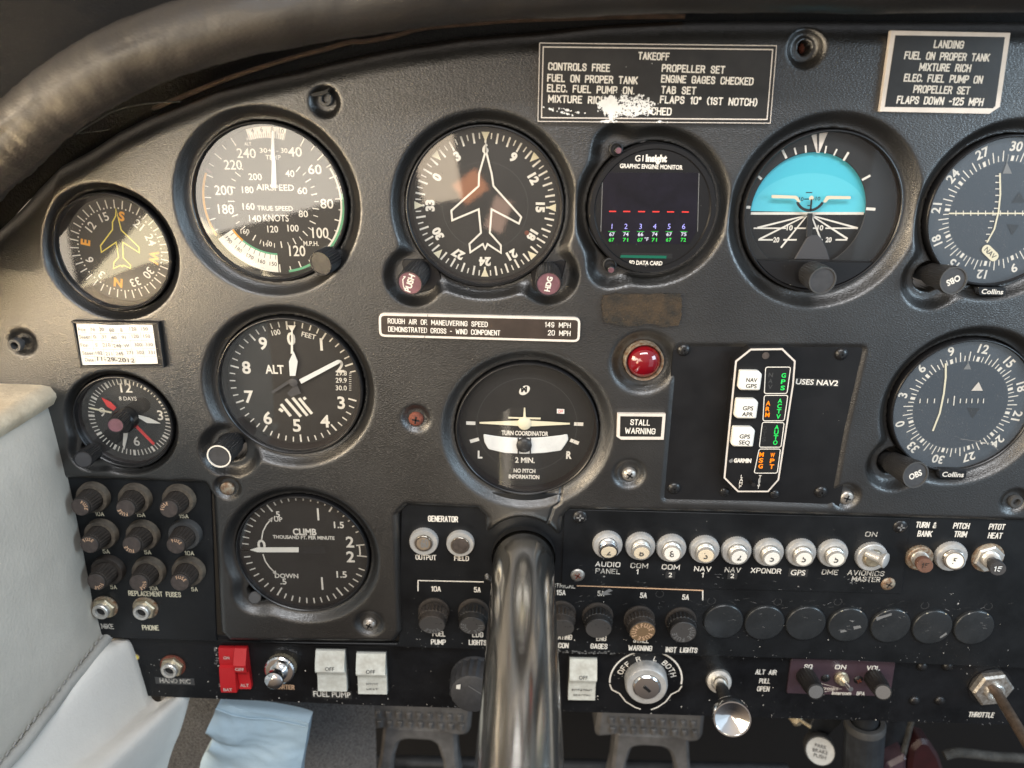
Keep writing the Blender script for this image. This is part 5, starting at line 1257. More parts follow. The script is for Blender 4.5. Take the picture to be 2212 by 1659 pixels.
for (u, v, l) in [(703, 214, 'empty screw grommet with torn vinyl above the airspeed dial'), (44, 741, 'empty grey screw grommet at the left edge of the panel'), (2195, 1084, 'empty screw grommet in the vinyl at the right edge')]:
    k = kx(u, v); r = 15*k; x, z = q(u, v, -.003); b = MB(); dy = .0036 if u > 100 else -.0012
    b.lathe((x, dy, z), [(r, -.002), (r, .0006), (r*.9, .0014), (r*.55, .0014), (r*.5, .0008), (r*.48, -.006)], 'plastic_grey', n=36, cap=False); b.lathe((x, dy, z), [(r*.5, -.006)], 'black', n=20)
    tagit(b.build('grommet', loc=(x, dy, z)), l, 'grommet')
b = MB(); b.prism(quadu([(672, 203), (700, 196), (714, 190), (708, 197), (712, 200), (690, 208), (674, 208)], .0), -.002, .0006, 'black'); tagit(b.build('torn_vinyl'), 'ragged torn flap of vinyl over the empty grommet above the airspeed dial', 'torn flap')

# ================================================================== FUSES, BREAKERS, JACKS
def fuse_holder(u, v, cu_, cv_, label, group, h0=H_PLATE, rb=34, rc=20, ringm='bakelite_dusty', capm='bakelite', face='fuse_brown', rot=0.0, hb=.0042, ht=.0160, txt='ink_gold', style='tall', ntext=1):
    """base ring front seen at (u, v), cap face seen at (cu_, cv_)"""
    B = P(u, v, h0+hb); T = P(cu_, cv_, h0+ht); A = (T-B); k = kx(u, v, h0); k2 = kx(cu_, cv_, h0+ht)
    root = empty('fuse_holder', (B.x, -h0, B.z), label, 'fuse holder', group)
    O = Vector((B.x, -h0, B.z))
    b = MB(); b.lathe(O, [(rb*k*1.03, -.001), (rb*k, hb*.8), (rb*k*.96, hb), (rb*k*.74, hb), (rb*k*.72, hb-.001)], ringm, n=48); b.build('collar', root)
    L = A.length; b = MB(); r0 = rb*k*.70; r1 = rc*k2; n = 46
    prof = [(r0, -.002), (r0, .0006), (r0*.98, .0012), (r1*1.03, L*.82), (r1*1.0, L*.83), (r1, L-.0004), (r1*.94, L)] if style == 'tall' else [(r0, -.004), (r0, .001), (r1*1.05, .0012), (r1*1.05, L*.55), (r1, L*.58), (r1*.985, L-.0005), (r1*.93, L)]
    b.lathe(B, prof, capm, A=A, n=n, knurl=.06, kidx=(2, 3), cap=False); b.lathe(B, [(r1*.94, L)], face, A=A, n=n); cap = b.build('cap', root)
    An = A.normalized(); e1 = -(An.cross(Vector((0, 0, 1)))).normalized(); e2 = An.cross(e1).normalized(); I = MB()
    if txt:
        for tt in range(ntext):
            for i, ch in enumerate('FUSE'):
                V, F, wn = glyphs(ch, .015); a = rad(rot+tt*125+(i-1.5)*27); c_, s_ = math.cos(a), math.sin(a); sz = r1*.36; W = []
                for p, r_ in V:
                    p *= sz*.8; r_ *= sz; W.append(B+An*(L+.00008)+e1*(r1*.66*s_+p*c_+r_*s_)+e2*(r1*.66*c_-p*s_+r_*c_))
                I.add(W, F, txt)
        I.build('lettering', cap)
    return root
G = 'knobbed fuse holders of the left fuse block'
data = [(197, 1078, 173, 1096, 'top left', 65, 'bakelite_dusty'), (288, 1081, 271, 1099, 'top centre', 215, 'bakelite_dusty'), (383, 1083, 364, 1100, 'top right', -50, 'bakelite_dusty'),
        (215, 1158, 192, 1177, 'middle left', 0, 'bakelite_dusty'), (305, 1160, 284, 1178, 'centre', 210, 'bakelite_dusty'), (397, 1158, 379, 1179, 'middle right', 20, 'plastic_grey'),
        (230, 1236, 207, 1258, 'bottom left', 150, 'bakelite'), (318, 1239, 299, 1260, 'bottom centre', 120, 'bakelite_dusty'), (404, 1238, 388, 1259, 'bottom right', 20, 'bakelite_dusty')]
extra = ['with FUSE lettering turned down its right', 'speckled face and dusty tan collar', 'speckled face, numbers on its tan collar', 'with upright orange FUSE lettering', 'with FUSE lettering on its left rim', 'with grey collar and bright FUSE lettering', 'with dark collar, nearest the leather', 'with FUSE lettering over REPLACEMENT', 'with FUSE lettering along its top']
for (u, v, a, b_, pos, rot, rm), ex in zip(data, extra):
    fuse_holder(u, v, a, b_, '%s brown fuse knob of nine %s' % (pos, ex), G, rot=rot, ringm=rm)
G = 'short round fuse caps along the switch panel'
for (u, v, a, b_, l, face, cm, txt, rot, nt_) in [(937, 1322, 933, 1351, 'worn grey fuse cap above the word PUMP', 'fuse_face', 'bakelite', 'ink_grey', 180, 1), (1023, 1323, 1020, 1353, 'worn grey fuse cap above the word LIGHTS', 'fuse_face', 'bakelite_dark', 'ink_grey', 120, 2),
        (1211, 1328, 1212, 1358, 'speckled fuse cap half hidden right behind the control shaft', 'fuse_face', 'bakelite', None, 0, 1), (1291, 1332, 1293, 1359, 'pitted dark fuse cap above the word GAGES', 'fuse_face', 'bakelite_dark', None, 0, 1),
        (1381, 1339, 1388, 1365, 'tan fuse cap with three FUSE words above WARNING', 'fuse_face_tan', 'bakelite', 'ink_gold', 30, 3), (1471, 1342, 1476, 1367, 'grey fuse cap with faint white letters above INST LIGHTS', 'fuse_face', 'bakelite_dark', 'ink_grey', 90, 2)]:
    fuse_holder(u, v, a, b_, l, G, rb=33.5, rc=29, ringm='bakelite', capm=cm, face=face, rot=rot, hb=.001, ht=.0115, txt=txt, style='short', ntext=nt_)

def breaker(u, v, bu, bv, h0, label, num, group='round avionics circuit breakers', ring='alu', collar='nickel', face='button_cream', rr_=32, hb=.0035, ht=.0085, rbn=16.5, th=13, tm='ink_dim', bold=.0):
    k = kx(u, v, h0+hb); B = P(u, v, h0+hb); O = Vector((B.x, -h0, B.z)); T = P(bu, bv, h0+ht); A = (T-B) if ht > .006 else Vector((0, -(ht-hb), 0)); L = A.length
    root = empty('circuit_breaker', O, label, 'circuit breaker', group); r = rr_*k
    b = MB(); b.lathe(O, [(r*1.0, -.001), (r, hb*.75), (r*.955, hb), (r*.66, hb), (r*.64, hb-.0008), (r*.3, hb-.0008)], ring, n=80, knurl=.018, kidx=(0, 1), cap=True); b.build('nut', root)
    b = MB(); r2 = r*.60; r3 = rbn*k*1.22
    b.lathe(B, [(r2, -.002), (r2, L*.2), (r2*.95, L*.25), (r2*.98, L*.4), (r2*.92, L*.45), (r3*1.05, L*.7), (r3*1.0, L*.75), (r3, L*.97), (r3*.92, L), (r3*.84, L)], collar, A=A, n=40, cap=False)
    b.lathe(B, [(r3*.84, L), (r3*.82, L-.0004)], collar, A=A, n=40, cap=False); b.build('bushing', root)
    b = Ink(h0+ht, False); b.lathe(B, [(r3*.82, L-.001), (r3*.82, L-.0002), (r3*.78, L)], face, A=A, n=36)
    if num:
        b.h = h0+ht+.00012; b.tu(num, bu, bv, None if len(num) == 1 else 17, th, 0, tm, bold)
    b.build('button', root); return root
for (u, v, bu, bv, l, nm, fc, cl) in [(1313, 1180, 1315, 1193, 'breaker with cream button 2 above AUDIO PANEL', '2', 'button_cream', 'chrome'), (1384, 1183, 1386, 1195, 'breaker with cream button 8 above first COM', '8', 'button_cream', 'nickel'), (1451, 1187, 1452, 1197, 'breaker with white button 8 above second COM', '8', 'button_white', 'nickel'),
        (1523, 1190, 1525, 1201, 'breaker with cream button 3 above first NAV', '3', 'button_cream', 'nickel'), (1592, 1193, 1597, 1204, 'breaker with white button 2 above second NAV', '2', 'button_white', 'nickel'), (1662, 1196, 1668, 1207, 'breaker with worn white button above XPONDR', '5', 'button_white', 'nickel'),
        (1732, 1197, 1737, 1208, 'breaker with white button 5 above the GPS tape', '5', 'button_white', 'nickel'), (1801, 1198, 1807, 1209, 'breaker with white button 5 above DME', '5', 'button_white', 'nickel')]:
    breaker(u, v, bu, bv, H_STRIP, l, nm, face=fc, collar=cl)
breaker(2057, 1205, 2063, 1212, H_PLATE, 'breaker with white button 5 and dark blued bushing under PITCH TRIM', '5', collar='steel_shaft', face='button_white', rr_=34, rbn=17)
breaker(915, 1173, 917, 1174, H_PLATE, 'generator breaker with tan button 60 above OUTPUT', '60', group='generator breakers', ring='ring_silver', collar='steel_shaft', face='button_tan', rr_=31, ht=.0046, rbn=15, th=17, tm='ink_grey', bold=.02)
breaker(994, 1177, 996, 1178, H_PLATE, 'generator breaker with blank brown button above FIELD', None, group='generator breakers', ring='ring_silver', collar='steel_shaft', face='fuse_brown', rr_=30, ht=.0046, rbn=16)
# avionics master toggle
def axes_root(name, u, v, h0, label, cat, group=None):
    x, z = q(u, v, h0); return empty(name, (x, -h0, z), label, cat, group), Vector((x, -h0, z))
root, O = axes_root('toggle_switch', 1879, 1199, H_STRIP, 'silver bat-handle toggle marked 35 at the end of the breaker row', 'toggle switch')
k = kx(1879, 1200, H_STRIP); b = MB(); r = 33*k
b.lathe(O, [(r, -.001), (r, .003), (r*.95, .0036), (r*.66, .0036), (r*.6, .0028)], 'alu', n=80, knurl=.018, kidx=(0, 1), cap=True); b.build('nut', root)
b = MB(); b.lathe(O, [(r*.58, .002), (r*.58, .005), (r*.5, .0055), (r*.3, .0055)], 'brass', n=36); b.build('bushing', root)
b = Ink(0); p0 = P(1872, 1194, H_STRIP+.004); p1 = P(1914, 1212, H_STRIP+.013); dv = (p1-p0)
b.tube([p0, p0+dv*.3, p0+dv*.7, p0+dv*.86, p0+dv*.95, p1, p1+dv*.06], [9*k, 10.5*k, 10*k, 15*k, 17*k, 16*k, 10*k], 'ring_silver', 28); b.build('handle', root)
# turn & bank breaker, pulled out
root, O = axes_root('pull_breaker', 1983, 1202, H_PLATE, 'corroded breaker with long brown button marked 15 under TURN & BANK', 'circuit breaker'); k = kx(1983, 1202)
b = MB(); r = 29*k; b.lathe(O, [(r, -.001), (r, .0026), (r*.93, .0032), (r*.6, .0032)], 'corroded', n=60, knurl=.02, kidx=(0, 1)); b.build('nut', root)
p0 = P(1986, 1206, H_PLATE+.003); p1 = P(1998, 1222, H_PLATE+.0145); dv = p1-p0
b = MB(); b.lathe(p0, [(18*k, -.001), (18*k, .002), (16.5*k, .0024), (17.5*k, .003), (16*k, .0036), (15*k, .0044)], 'nickel', A=dv, n=36); b.build('bushing', root)
b = MB(); L = dv.length; b.lathe(p0, [(11*k, 0), (11*k, L*.6), (16.5*k, L*.64), (16.5*k, L-.0005), (15.5*k, L)], 'breaker_brown', A=dv, n=36); I = Ink(H_PLATE+.0147); b.build('button', root); I.tu('15', 1999, 1222, 17, 11, 0, 'bakelite', .02); I.build('lettering', root)
# pitot heat breaker
root, O = axes_root('pull_breaker', 2133, 1204, H_PLATE, 'breaker with bright hexagon nut and black button 15 under PITOT HEAT', 'circuit breaker'); k = kx(2133, 1204)
b = MB(); b.lathe(O, [(33*k, -.001), (33*k, .0022), (30*k, .0030), (16*k, .0030)], 'nickel', n=6, phase=.35); b.lathe(O, [(36*k, -.001), (35*k, .0006)], 'corroded', n=40); b.build('nut', root)
p0 = P(2138, 1207, H_PLATE+.003); p1 = P(2156, 1229, H_PLATE+.016); dv = p1-p0; L = dv.length
b = MB(); b.lathe(p0, [(19*k, -.001), (19*k, .001), (17.5*k, .0014), (19*k, .0018), (17.5*k, .0022), (19*k, .0026), (17.5*k, .003), (18*k, .0036), (15*k, .004)], 'nickel', A=dv, n=40); b.build('bushing', root)
b = MB(); b.lathe(p0, [(11*k, .003), (11*k, L*.62), (16*k, L*.66), (16*k, L-.0005), (15*k, L)], 'knob_face', A=dv, n=36); b.build('button', root)
I = Ink(H_PLATE+.0163); I.tu('15', 2156, 1229, 18, 11, 0, 'needle_white', .02); I.build('lettering', root)

# jacks
def jack(u, v, h0, label, ring='rust'):
    root, O = axes_root('jack_socket', u, v, h0, label, 'jack', 'round audio jacks'); k = kx(u, v, h0)
    b = MB(); b.lathe(O, [(27*k, -.001), (27*k, .0008), (25*k, .001)], ring, n=40); b.build('washer', root)
    b = MB(); b.lathe(O, [(25*k, .0006), (25*k, .003), (22.5*k, .0038), (12*k, .0038)], 'brass', n=6, phase=.2); b.build('nut', root)
    b = MB(); A = (-.04 if u < 500 else 0, -1, 0); b.lathe(O, [(17.5*k, .002), (17.5*k, .0062), (16*k, .0068), (11*k, .0068), (10*k, .006), (10*k, -.002)], 'nickel', A=A, n=40, cap=False); b.lathe(O, [(10.6*k, .0046)], 'black', n=24); b.build('sleeve', root)
jack(228, 1310, H_PLATE, 'brass jack above the word MIKE, nearest the leather', 'corroded'); jack(315, 1312, H_PLATE, 'brass jack above the word PHONE', 'corroded'); jack(374, 1437, H_LOW, 'lone jack with orange rusty washer above the HAND MIC tape', 'rust')
b = MB(); x, z = q(293, 1419, H_LOW); b.lathe((x, -H_LOW, z), [(.0028, 0), (.0028, .0002), (.0022, .0003), (.002, -.002)], 'corroded', n=24, cap=False); b.lathe((x, -H_LOW, z), [(.0022, .0001)], 'yellow', n=16); tagit(b.build('rivet_hole', loc=(x, -H_LOW, z)), 'small bare hole in the lower panel beside the white leather', 'hole')

# hole plugs
for i, (u, v) in enumerate([(1562, 1342), (1651, 1345), (1740, 1346), (1831, 1349), (1923, 1351), (2013, 1354), (2103, 1355)]):
    lab = ['blank black hole plug next to the INST LIGHTS fuse cap', 'second blank black hole plug from the fuses, faintly scratched', 'clean blank black hole plug, third from the fuses', 'middle black hole plug of seven with two scraped pale patches', 'black hole plug with one long scraped pale mark', 'black hole plug with a pale nick on its lower rim', 'last black hole plug at the right end of the row'][i]
    x, z = q(u, v, H_PLATE+.001); k = kx(u, v, H_PLATE); b = Ink(H_PLATE+.0022); r = 43*k
    b.lathe((x, -H_PLATE, z), [(r, -.001), (r, .0009), (r*.985, .0016), (r*.95, .0020), (r*.88, .0021)], 'plug', n=64); b.h = H_PLATE+.0022
    rr = random.Random(40+i)
    for _ in range(12): uu = u+rr.uniform(-30, 30); vv = v+rr.uniform(-25, 20); b.su((uu, vv), (uu+rr.uniform(2, 9), vv+rr.uniform(-3, 3)), rr.uniform(.4, .8), rr.choice(['ink_dim', 'ink_grey', 'ink_dim']))
    for (pu_) in {3: [[(1843, 1353), (1858, 1351), (1861, 1356), (1845, 1360)], [(1815, 1362), (1824, 1360), (1830, 1364), (1816, 1367)], [(1834, 1340), (1846, 1341), (1842, 1344)]], 4: [[(1892, 1334), (1914, 1328), (1926, 1324), (1926, 1329), (1908, 1335), (1894, 1341)]], 5: [[(2030, 1376), (2044, 1366), (2046, 1370), (2032, 1379)]]}.get(i, []): b.pu(pu_, 'ink_grey', .00002)
    if i in (3, 4, 5, 6):
        for a in (-28, 30): b.arc((x, z), r*.955, r*.985, a-3, a+3, rr.choice(['paper', 'ink_cream']), -.0002)
    tagit(b.build('hole_plug', loc=(x, -H_PLATE, z)), lab, 'hole plug', 'blank plugs in a row')

# ================================================================== SWITCHES AND CONTROLS OF THE LOWER PANEL
def rocker(u0, u1, v0, v1, label, mname, words, group, split=.56):
    h0 = H_LOW; root, O = axes_root('rocker_switch', (u0+u1)/2, (v0+v1)/2, h0, label, 'rocker switch', group)
    x0 = q(u0, (v0+v1)/2, h0+.006)[0]; x1 = q(u1, (v0+v1)/2, h0+.006)[0]; zt = q(u0, v0, h0+.001)[1]; zb = q(u0, v1, h0+.001)[1]; H = zt-zb
    zs = zt-H*split+.004
    b = MB(); b.xprism(x0-.0008, x1+.0008, [(zt+.0008, h0), (zt+.0008, h0+.0012), (zb-.0008, h0+.0012), (zb-.0008, h0)], 'knob_black'); b.build('frame', root)
    b = MB(); prof = [(zt, h0), (zt, h0+.0030), (zs+H*.18, h0+.0072), (zs+.0012, h0+.0084), (zs, h0+.0080), (zs-.0006, h0+.0050), (zs-H*.08, h0+.0044), (zb+H*.30, h0+.0040), (zb+.0006, h0+.0056), (zb, h0+.005), (zb, h0)]
    b.xprism(x0, x1, list(reversed(prof)), mname); body = b.build('rocker', root, sharp=22)
    xc = (x0+x1)/2
    I = Ink(0)
    def on(t, z, h, wd, ht, m_, slope):
        V, F, wn = glyphs(t, .01); fx = wd/wn
        I.add([(xc+a*fx, -(h+.00012-slope*bb*ht), z+bb*ht) for a, bb in V], F, m_)
    for (t, where, wd, m_) in words:
        if where == 'up': on(t, zs+H*.10, h0+.0080, wd, .0026, m_, .25)
        elif where == 'lo1': on(t, zb+H*.24, h0+.0044, wd, .0025, m_, -.16)
        elif where == 'lo2': on(t, zb+H*.12, h0+.0050, wd, .0025, m_, -.16)
    if I.V: I.build('lettering', body)
rocker(682, 745, 1401, 1484, 'white rocker switch set to OFF above the FUEL PUMP tape', 'switch_white', [('OFF', 'up', .0062, 'ink_dim')], 'white rocker switches')
rocker(770, 833, 1407, 1490, 'white rocker switch set to OFF marked PITOT HEAT', 'switch_white', [('OFF', 'up', .0062, 'ink_dim'), ('PITOT', 'lo1', .0082, 'ink_grey'), ('HEAT', 'lo2', .0080, 'ink_dim')], 'white rocker switches')
rocker(1230, 1289, 1419, 1503, 'white rocker switch marked ROTATING BEACON beside the ignition', 'switch_white', [('OFF', 'up', .0060, 'ink_dim'), ('ROTATING', 'lo1', .0140, 'ink_dim'), ('BEACON', 'lo2', .0115, 'ink_dim')], 'white rocker switches')
# split red master switch
h0 = H_LOW; root, O = axes_root('master_switch', 504, 1437, h0, 'split red master rocker marked BAT and ALT set to OFF', 'rocker switch')
for nm, ua, ub, va, vb, off in [('BAT', 474, 508, 1394, 1478, 0), ('ALT', 509, 535, 1394, 1479, 1)]:
    x0 = q(ua, 1440, h0+.005)[0]; x1 = q(ub, 1440, h0+.005)[0]; zt = q(ua, va, h0)[1]; zb = q(ua, vb, h0)[1]; H = zt-zb
    if off: prof = [(zt, h0), (zt, h0+.003), (zt-H*.30, h0+.0085), (zt-H*.48, h0+.0078), (zt-H*.50, h0+.004), (zb+H*.1, h0+.0030), (zb, h0+.0040), (zb, h0)]
    else: prof = [(zt, h0), (zt, h0+.0028), (zt-H*.30, h0+.0045), (zt-H*.40, h0+.0040), (zt-H*.42, h0+.0058), (zb+H*.15, h0+.0080), (zb, h0+.0078), (zb, h0)]
    b = MB(); b.xprism(x0, x1, list(reversed(prof)), 'switch_red'); r_ = b.build('rocker', root, sharp=22); I = Ink(0); xc = (x0+x1)/2
    def on2(t, z, h, wd, ht):
        V, F, wn = glyphs(t, .01); fx = wd/wn; I.add([(xc+a*fx, -(h+.0003), z+bb*ht) for a, bb in V], F, 'placard_silver')
    on2('OFF' if off else 'ON', zt-H*(.38 if off else .20), h0+(.0086 if off else .0043), .0060 if off else .0040, .0024); on2(nm, zb+H*.10, h0+(.0040 if off else .0086), .0060, .0024); I.build('lettering', r_)
# starter button
root, O = axes_root('starter_button', 610, 1437, H_LOW, 'chrome mushroom push button in a knurled green-brass collar beside STARTER', 'push button'); k = kx(610, 1437, H_LOW)
p0 = O; p1 = P(590, 1474, H_LOW+.019); dv = p1-p0; L = dv.length
b = MB(); b.lathe(p0, [(31*k, -.001), (31*k, .004), (30*k, .0045)], 'brass', A=dv, n=60, knurl=.03, kidx=(0, 1)); b.lathe(p0, [(32*k, .0045), (32*k, .0062), (29*k, .0070), (20*k, .0074)], 'chrome', A=dv, n=72, knurl=.02, kidx=(0, 1)); b.build('collar', root)
b = MB(); b.lathe(p0, [(20*k, .006), (19*k, .009), (14*k, .0105), (12*k, .012), (12*k, L*.72), (17*k, L*.78), (19.5*k, L*.86), (19*k, L*.94), (14*k, L*1.0), (6*k, L*1.025)], 'chrome', A=dv, n=40); b.build('plunger', root)
# dark dimmer knob
root, O = axes_root('dimmer_knob', 1026, 1460, H_LOW, 'large fluted grey knob half hidden left behind the control shaft', 'knob'); k = kx(1026, 1460, H_LOW)
p1 = P(1019, 1500, H_LOW+.019); dv = p1-O; L = dv.length
b = MB(); b.lathe(O, [(52*k, -.001), (52*k, .001), (51*k, .002), (49*k, .003), (46*k, L*.9), (44*k, L*.98), (42*k, L)], 'knob_face', A=dv, n=40, knurl=.05, kidx=(3, 4), cap=True); b.build('body', root)
I = Ink(H_LOW+.0193); I.su((1012, 1482), (1060, 1512), 1.6, 'ink_grey'); I.pu([(986, 1480), (995, 1478), (994, 1489), (985, 1488)], 'ink', .0); I.build('pointer', root)
# ignition
root, O = axes_root('ignition_switch', 1394, 1463, H_LOW, 'round silver ignition key switch between OFF, R, L and BOTH', 'key switch'); k = kx(1394, 1463, H_LOW)
p1 = P(1397, 1484, H_LOW+.0105); dv = p1-O; L = dv.length
b = MB(); b.lathe(O, [(45*k, -.001), (45*k, L*.5), (45*k, L*.75), (43*k, L*.93), (41*k, L), (30*k, L), (29*k, L-.0008)], 'ring_silver', A=dv, n=96, knurl=.012, kidx=(0, 1), cap=True); b.build('collar', root)
b = MB(); b.lathe(O, [(29*k, L-.001), (28.5*k, L+.0008), (26*k, L+.0015), (14*k, L+.0018)], 'chrome', A=dv, n=48); p2 = P(1400, 1490, H_LOW+.0105+.0016); b.box(p2, (13*k, .0006, 3.2*k), 'black', Matrix.Rotation(rad(42), 3, 'Y')); b.build('key_barrel', root)
# alternate air
root, O = axes_root('alternate_air_knob', 1552, 1468, H_LOW, 'chrome pull knob with hollow cone face on a dark rod beside ALT AIR', 'pull knob'); k = kx(1552, 1468, H_LOW)
p1 = P(1582, 1554, H_LOW+.052); dv = p1-O; L = dv.length; k2 = kx(1582, 1554, H_LOW+.052)
b = MB(); b.lathe(O, [(27*k, -.001), (27*k, .002), (25*k, .004), (18*k, .0045), (16*k, .003)], 'nickel', A=dv, n=48); b.build('ferrule', root)
b = MB(); b.lathe(O, [(13.5*k, .001), (13.5*k, L*.8)], 'steel_shaft', A=dv, n=36, cap=False); b.build('rod', root)
b = MB(); r = 41*k2; b.lathe(O, [(14*k, L*.72), (r*.6, L*.80), (r*.95, L*.86), (r, L*.89), (r, L*.97), (r*.97, L), (r*.90, L), (r*.88, L-.0006), (r*.45, L-.0026), (.0002, L-.0048)], 'chrome', A=dv, n=96, knurl=.012, kidx=(3, 4), cap=True); b.build('knob', root)
# intercom
root, O = axes_root('intercom', 1818, 1464, H_LOW, 'purplish intercom plate with SQ and VOL knobs either side of a small toggle', 'intercom'); hI = H_LOW+.0012
b = MB(); b.prism(roundpoly(quadu([(1709, 1424), (1935, 1430), (1923, 1505), (1699, 1498)], hI), .002), H_LOW, hI, 'intercom_plate', .0003); b.build('plate', root)
I = Ink(hI+.00005)
I.tu('SQ', 1746, 1440, 18, 10, .8, 'ink', .03); I.tu('ON', 1816, 1441, 24, 10, .8, 'ink', .03); I.tu('VOL', 1887, 1443, 30, 10, .8, 'ink', .03); I.tu('Intercom', 1818, 1497, 42, 7.5, .8, 'ink', .02); I.tu('SPA', 1859, 1498, 18, 8, .8, 'ink', .02); I.tu('tronics', 1794, 1487, 34, 7, .8, 'placard_silver', .01)
I.pathu([(1772, 1476), (1818, 1488), (1772, 1496)], 1.2, 'placard_silver'); I.build('lettering', root)
for b0, t0 in [((1739, 1458), (1763, 1495)), ((1886, 1462), (1908, 1496))]:
    B = P(*b0, hI); T = P(*t0, hI+.021); A = T-B; L = A.length; kk = kx(*t0, hI+.02); b = MB()
    b.lathe(B, [(20*kk, 0), (20*kk, L*.6), (18.5*kk, L*.85), (18.5*kk, L*.97), (17*kk, L), (15.5*kk, L)], 'bakelite_dark', A=A, n=36, knurl=.05, kidx=(0, 1), cap=False); b.lathe(B, [(15.5*kk, L-.0002)], 'brushed', A=A, n=36); b.build('knob', root)
for u, v in ((1783, 1465), (1854, 1468)):
    b = MB(); kk = kx(u, v, hI); x, z = q(u, v, hI); r = 10*kk; b.lathe((x, -hI, z), [(r, -.0002), (r, .0003), (r*.7, .0012), (r*.3, .0015)], 'screw_black', n=24)
    for a in (15, 105): b.box((x, -hI-.00145, z), (r*.55, .0002, r*.12), 'rust' if u > 1800 else 'black', Matrix.Rotation(rad(a), 3, 'Y'))
    b.build('screw', root)
b = MB(); p0 = P(1816, 1463, hI); p1 = P(1838, 1489, hI+.013); dv = p1-p0; kk = kx(1818, 1465, hI); b.lathe(p0, [(15*kk, 0), (15*kk, .0015), (12*kk, .002), (13*kk, .0026), (12*kk, .0032), (13*kk, .0038), (11*kk, .0048)], 'brass', A=dv, n=12); b.tube([p0+dv*.3, p0+dv*.8, p1], [4.4*kk, 5*kk, 5.5*kk], 'chrome', 16); b.build('toggle', root)
# throttle
root, O = axes_root('throttle', 2138, 1482, H_LOW, 'bent brown throttle rod coming out of a big hexagon nut above THROTTLE', 'throttle'); k = kx(2138, 1482, H_LOW)
b = MB(); b.lathe(O, [(46*k, -.001), (46*k, .0006)], 'screw_black', n=48); b.lathe(O, [(44*k, .0004), (44*k, .0040), (39*k, .0052), (20*k, .0052)], 'screw_steel', n=6, phase=.15); b.lathe(O, [(20*k, .005), (20*k, .0068), (18*k, .0074), (14*k, .0074), (13*k, .004)], 'nickel', n=40); b.build('nut', root)
b = MB(); p0 = P(2139, 1484, H_LOW+.003); p1 = P(2152, 1494, H_LOW+.010); p2 = P(2212, 1594, H_LOW+.055); p3 = p2+(p2-p1)*1.2; b.tube([p0, p0*.5+p1*.5, p1, p1*.7+p2*.3, p2, p3], 10.5*k, 'rod_brown', 20); b.build('rod', root)

# ================================================================== CONTROL SHAFT
B = P(1128, 1198, -0.010); k = kx(1128, 1198, 0)
zc = q(1131, 1206, 0.0)[1]; xb = q(1131, 1206, 0)[0]
root = empty('control_shaft', (xb, 0.02, zc), 'thick polished steel control column shaft coming out of the panel', 'control shaft')
R_ = 65*k
p_near = Pz(1122, 1659, zc)
dirn = Vector((p_near.x-xb, p_near.y, 0)); far = Vector((xb, 0.06, zc)) - 0.02*Vector((dirn.x, 0, 0))
b = MB(); pts = [far, Vector((xb, 0.0, zc))]; e_ = Vector((xb, 0, zc))
for t in (.2, .4, .6, .8, 1.0, 1.25): pts.append(e_+dirn*t)
b.tube(pts, R_, 'steel_shaft', 96); b.build('tube', root)
b = MB(); b.lathe((xb, -0.0, zc), [(R_+.0012, .0), (R_+.0012, -.010), (R_+.0018, -.012), (R_+.0024, -.016)], 'black', n=64, cap=False); b.build('bushing', root)

# ================================================================== COAMING
def smooth_path(pts, n=8):
    o = []
    for i in range(len(pts)-1):
        p0 = pts[max(i-1, 0)]; p1 = pts[i]; p2 = pts[i+1]; p3 = pts[min(i+2, len(pts)-1)]
        for j in range(n):
            t = j/n; o.append(((2*p1)+(p2-p0)*t+(2*p0-5*p1+4*p2-p3)*t*t+(3*p1-p0-3*p2+p3)*t**3)*0.5)
    o.append(pts[-1]); return o
hC = 0.040
path = [(-321, 766), (-181, 547), (-77, 402), (19, 309), (119, 221), (227, 151), (345, 98), (493, 54), (692, 12), (901, -20), (1106, -38), (1400, -50), (1700, -53), (2100, -53), (2900, -55)]
sp = smooth_path([P(u, v, hC) for u, v in path], 14)
kc = kx(400, 80, hC); rC = 70*kc; n = 64; V = []; F = []; rr = random.Random(9)
tot = len(sp)
for i, p in enumerate(sp):
    t = (sp[min(i+1, tot-1)]-sp[max(i-1, 0)]).normalized(); yy = Vector((0, -1, 0)); e1 = (yy-t*yy.dot(t)).normalized(); e2 = t.cross(e1)
    s_ = i/tot*100
    for j in range(n):
        a = 2*math.pi*j/n
        wr = (vnoise(s_*1.9+3*math.sin(a*1.3), a*1.3, 5)-.5)*.0004+(vnoise(s_*.35, a*.9, 9)-.5)*.0014
        crease = max(0, 1-i/75)*(vnoise(s_*2.6+a*1.2, a*.5, 6)-.5)*.0017
        r_ = rC*(1.0 if i < 60 else 1.0)+wr+crease
        V.append(p+e1*(r_*math.cos(a))+e2*(r_*math.sin(a)))
for i in range(tot-1):
    for j in range(n):
        a = i*n+j; b2 = i*n+(j+1) % n; F.append((a, b2, b2+n, a+n))
b = MB(); b.add(V, F, 'coaming_leather'); tagit(b.build('coaming', sharp=80), 'fat padded brown-black leather roll arching over the top of the panel', 'coaming')
# dash top behind the roll
rows = []
for j in range(8):
    t = j/7; rows.append([p+Vector((-0.004-0.30*t if i < 80 else 0, 0.004+0.06*t, 0.008+(0.12*t if i >= 50 else 0.02*t+0.10*t*i/50))) for i, p in enumerate(sp)])
b = MB(); b.grid(rows, 'dash_leather'); tagit(b.build('dash_top', sharp=80), 'dark dash top cover behind the padded roll', 'dash cover')
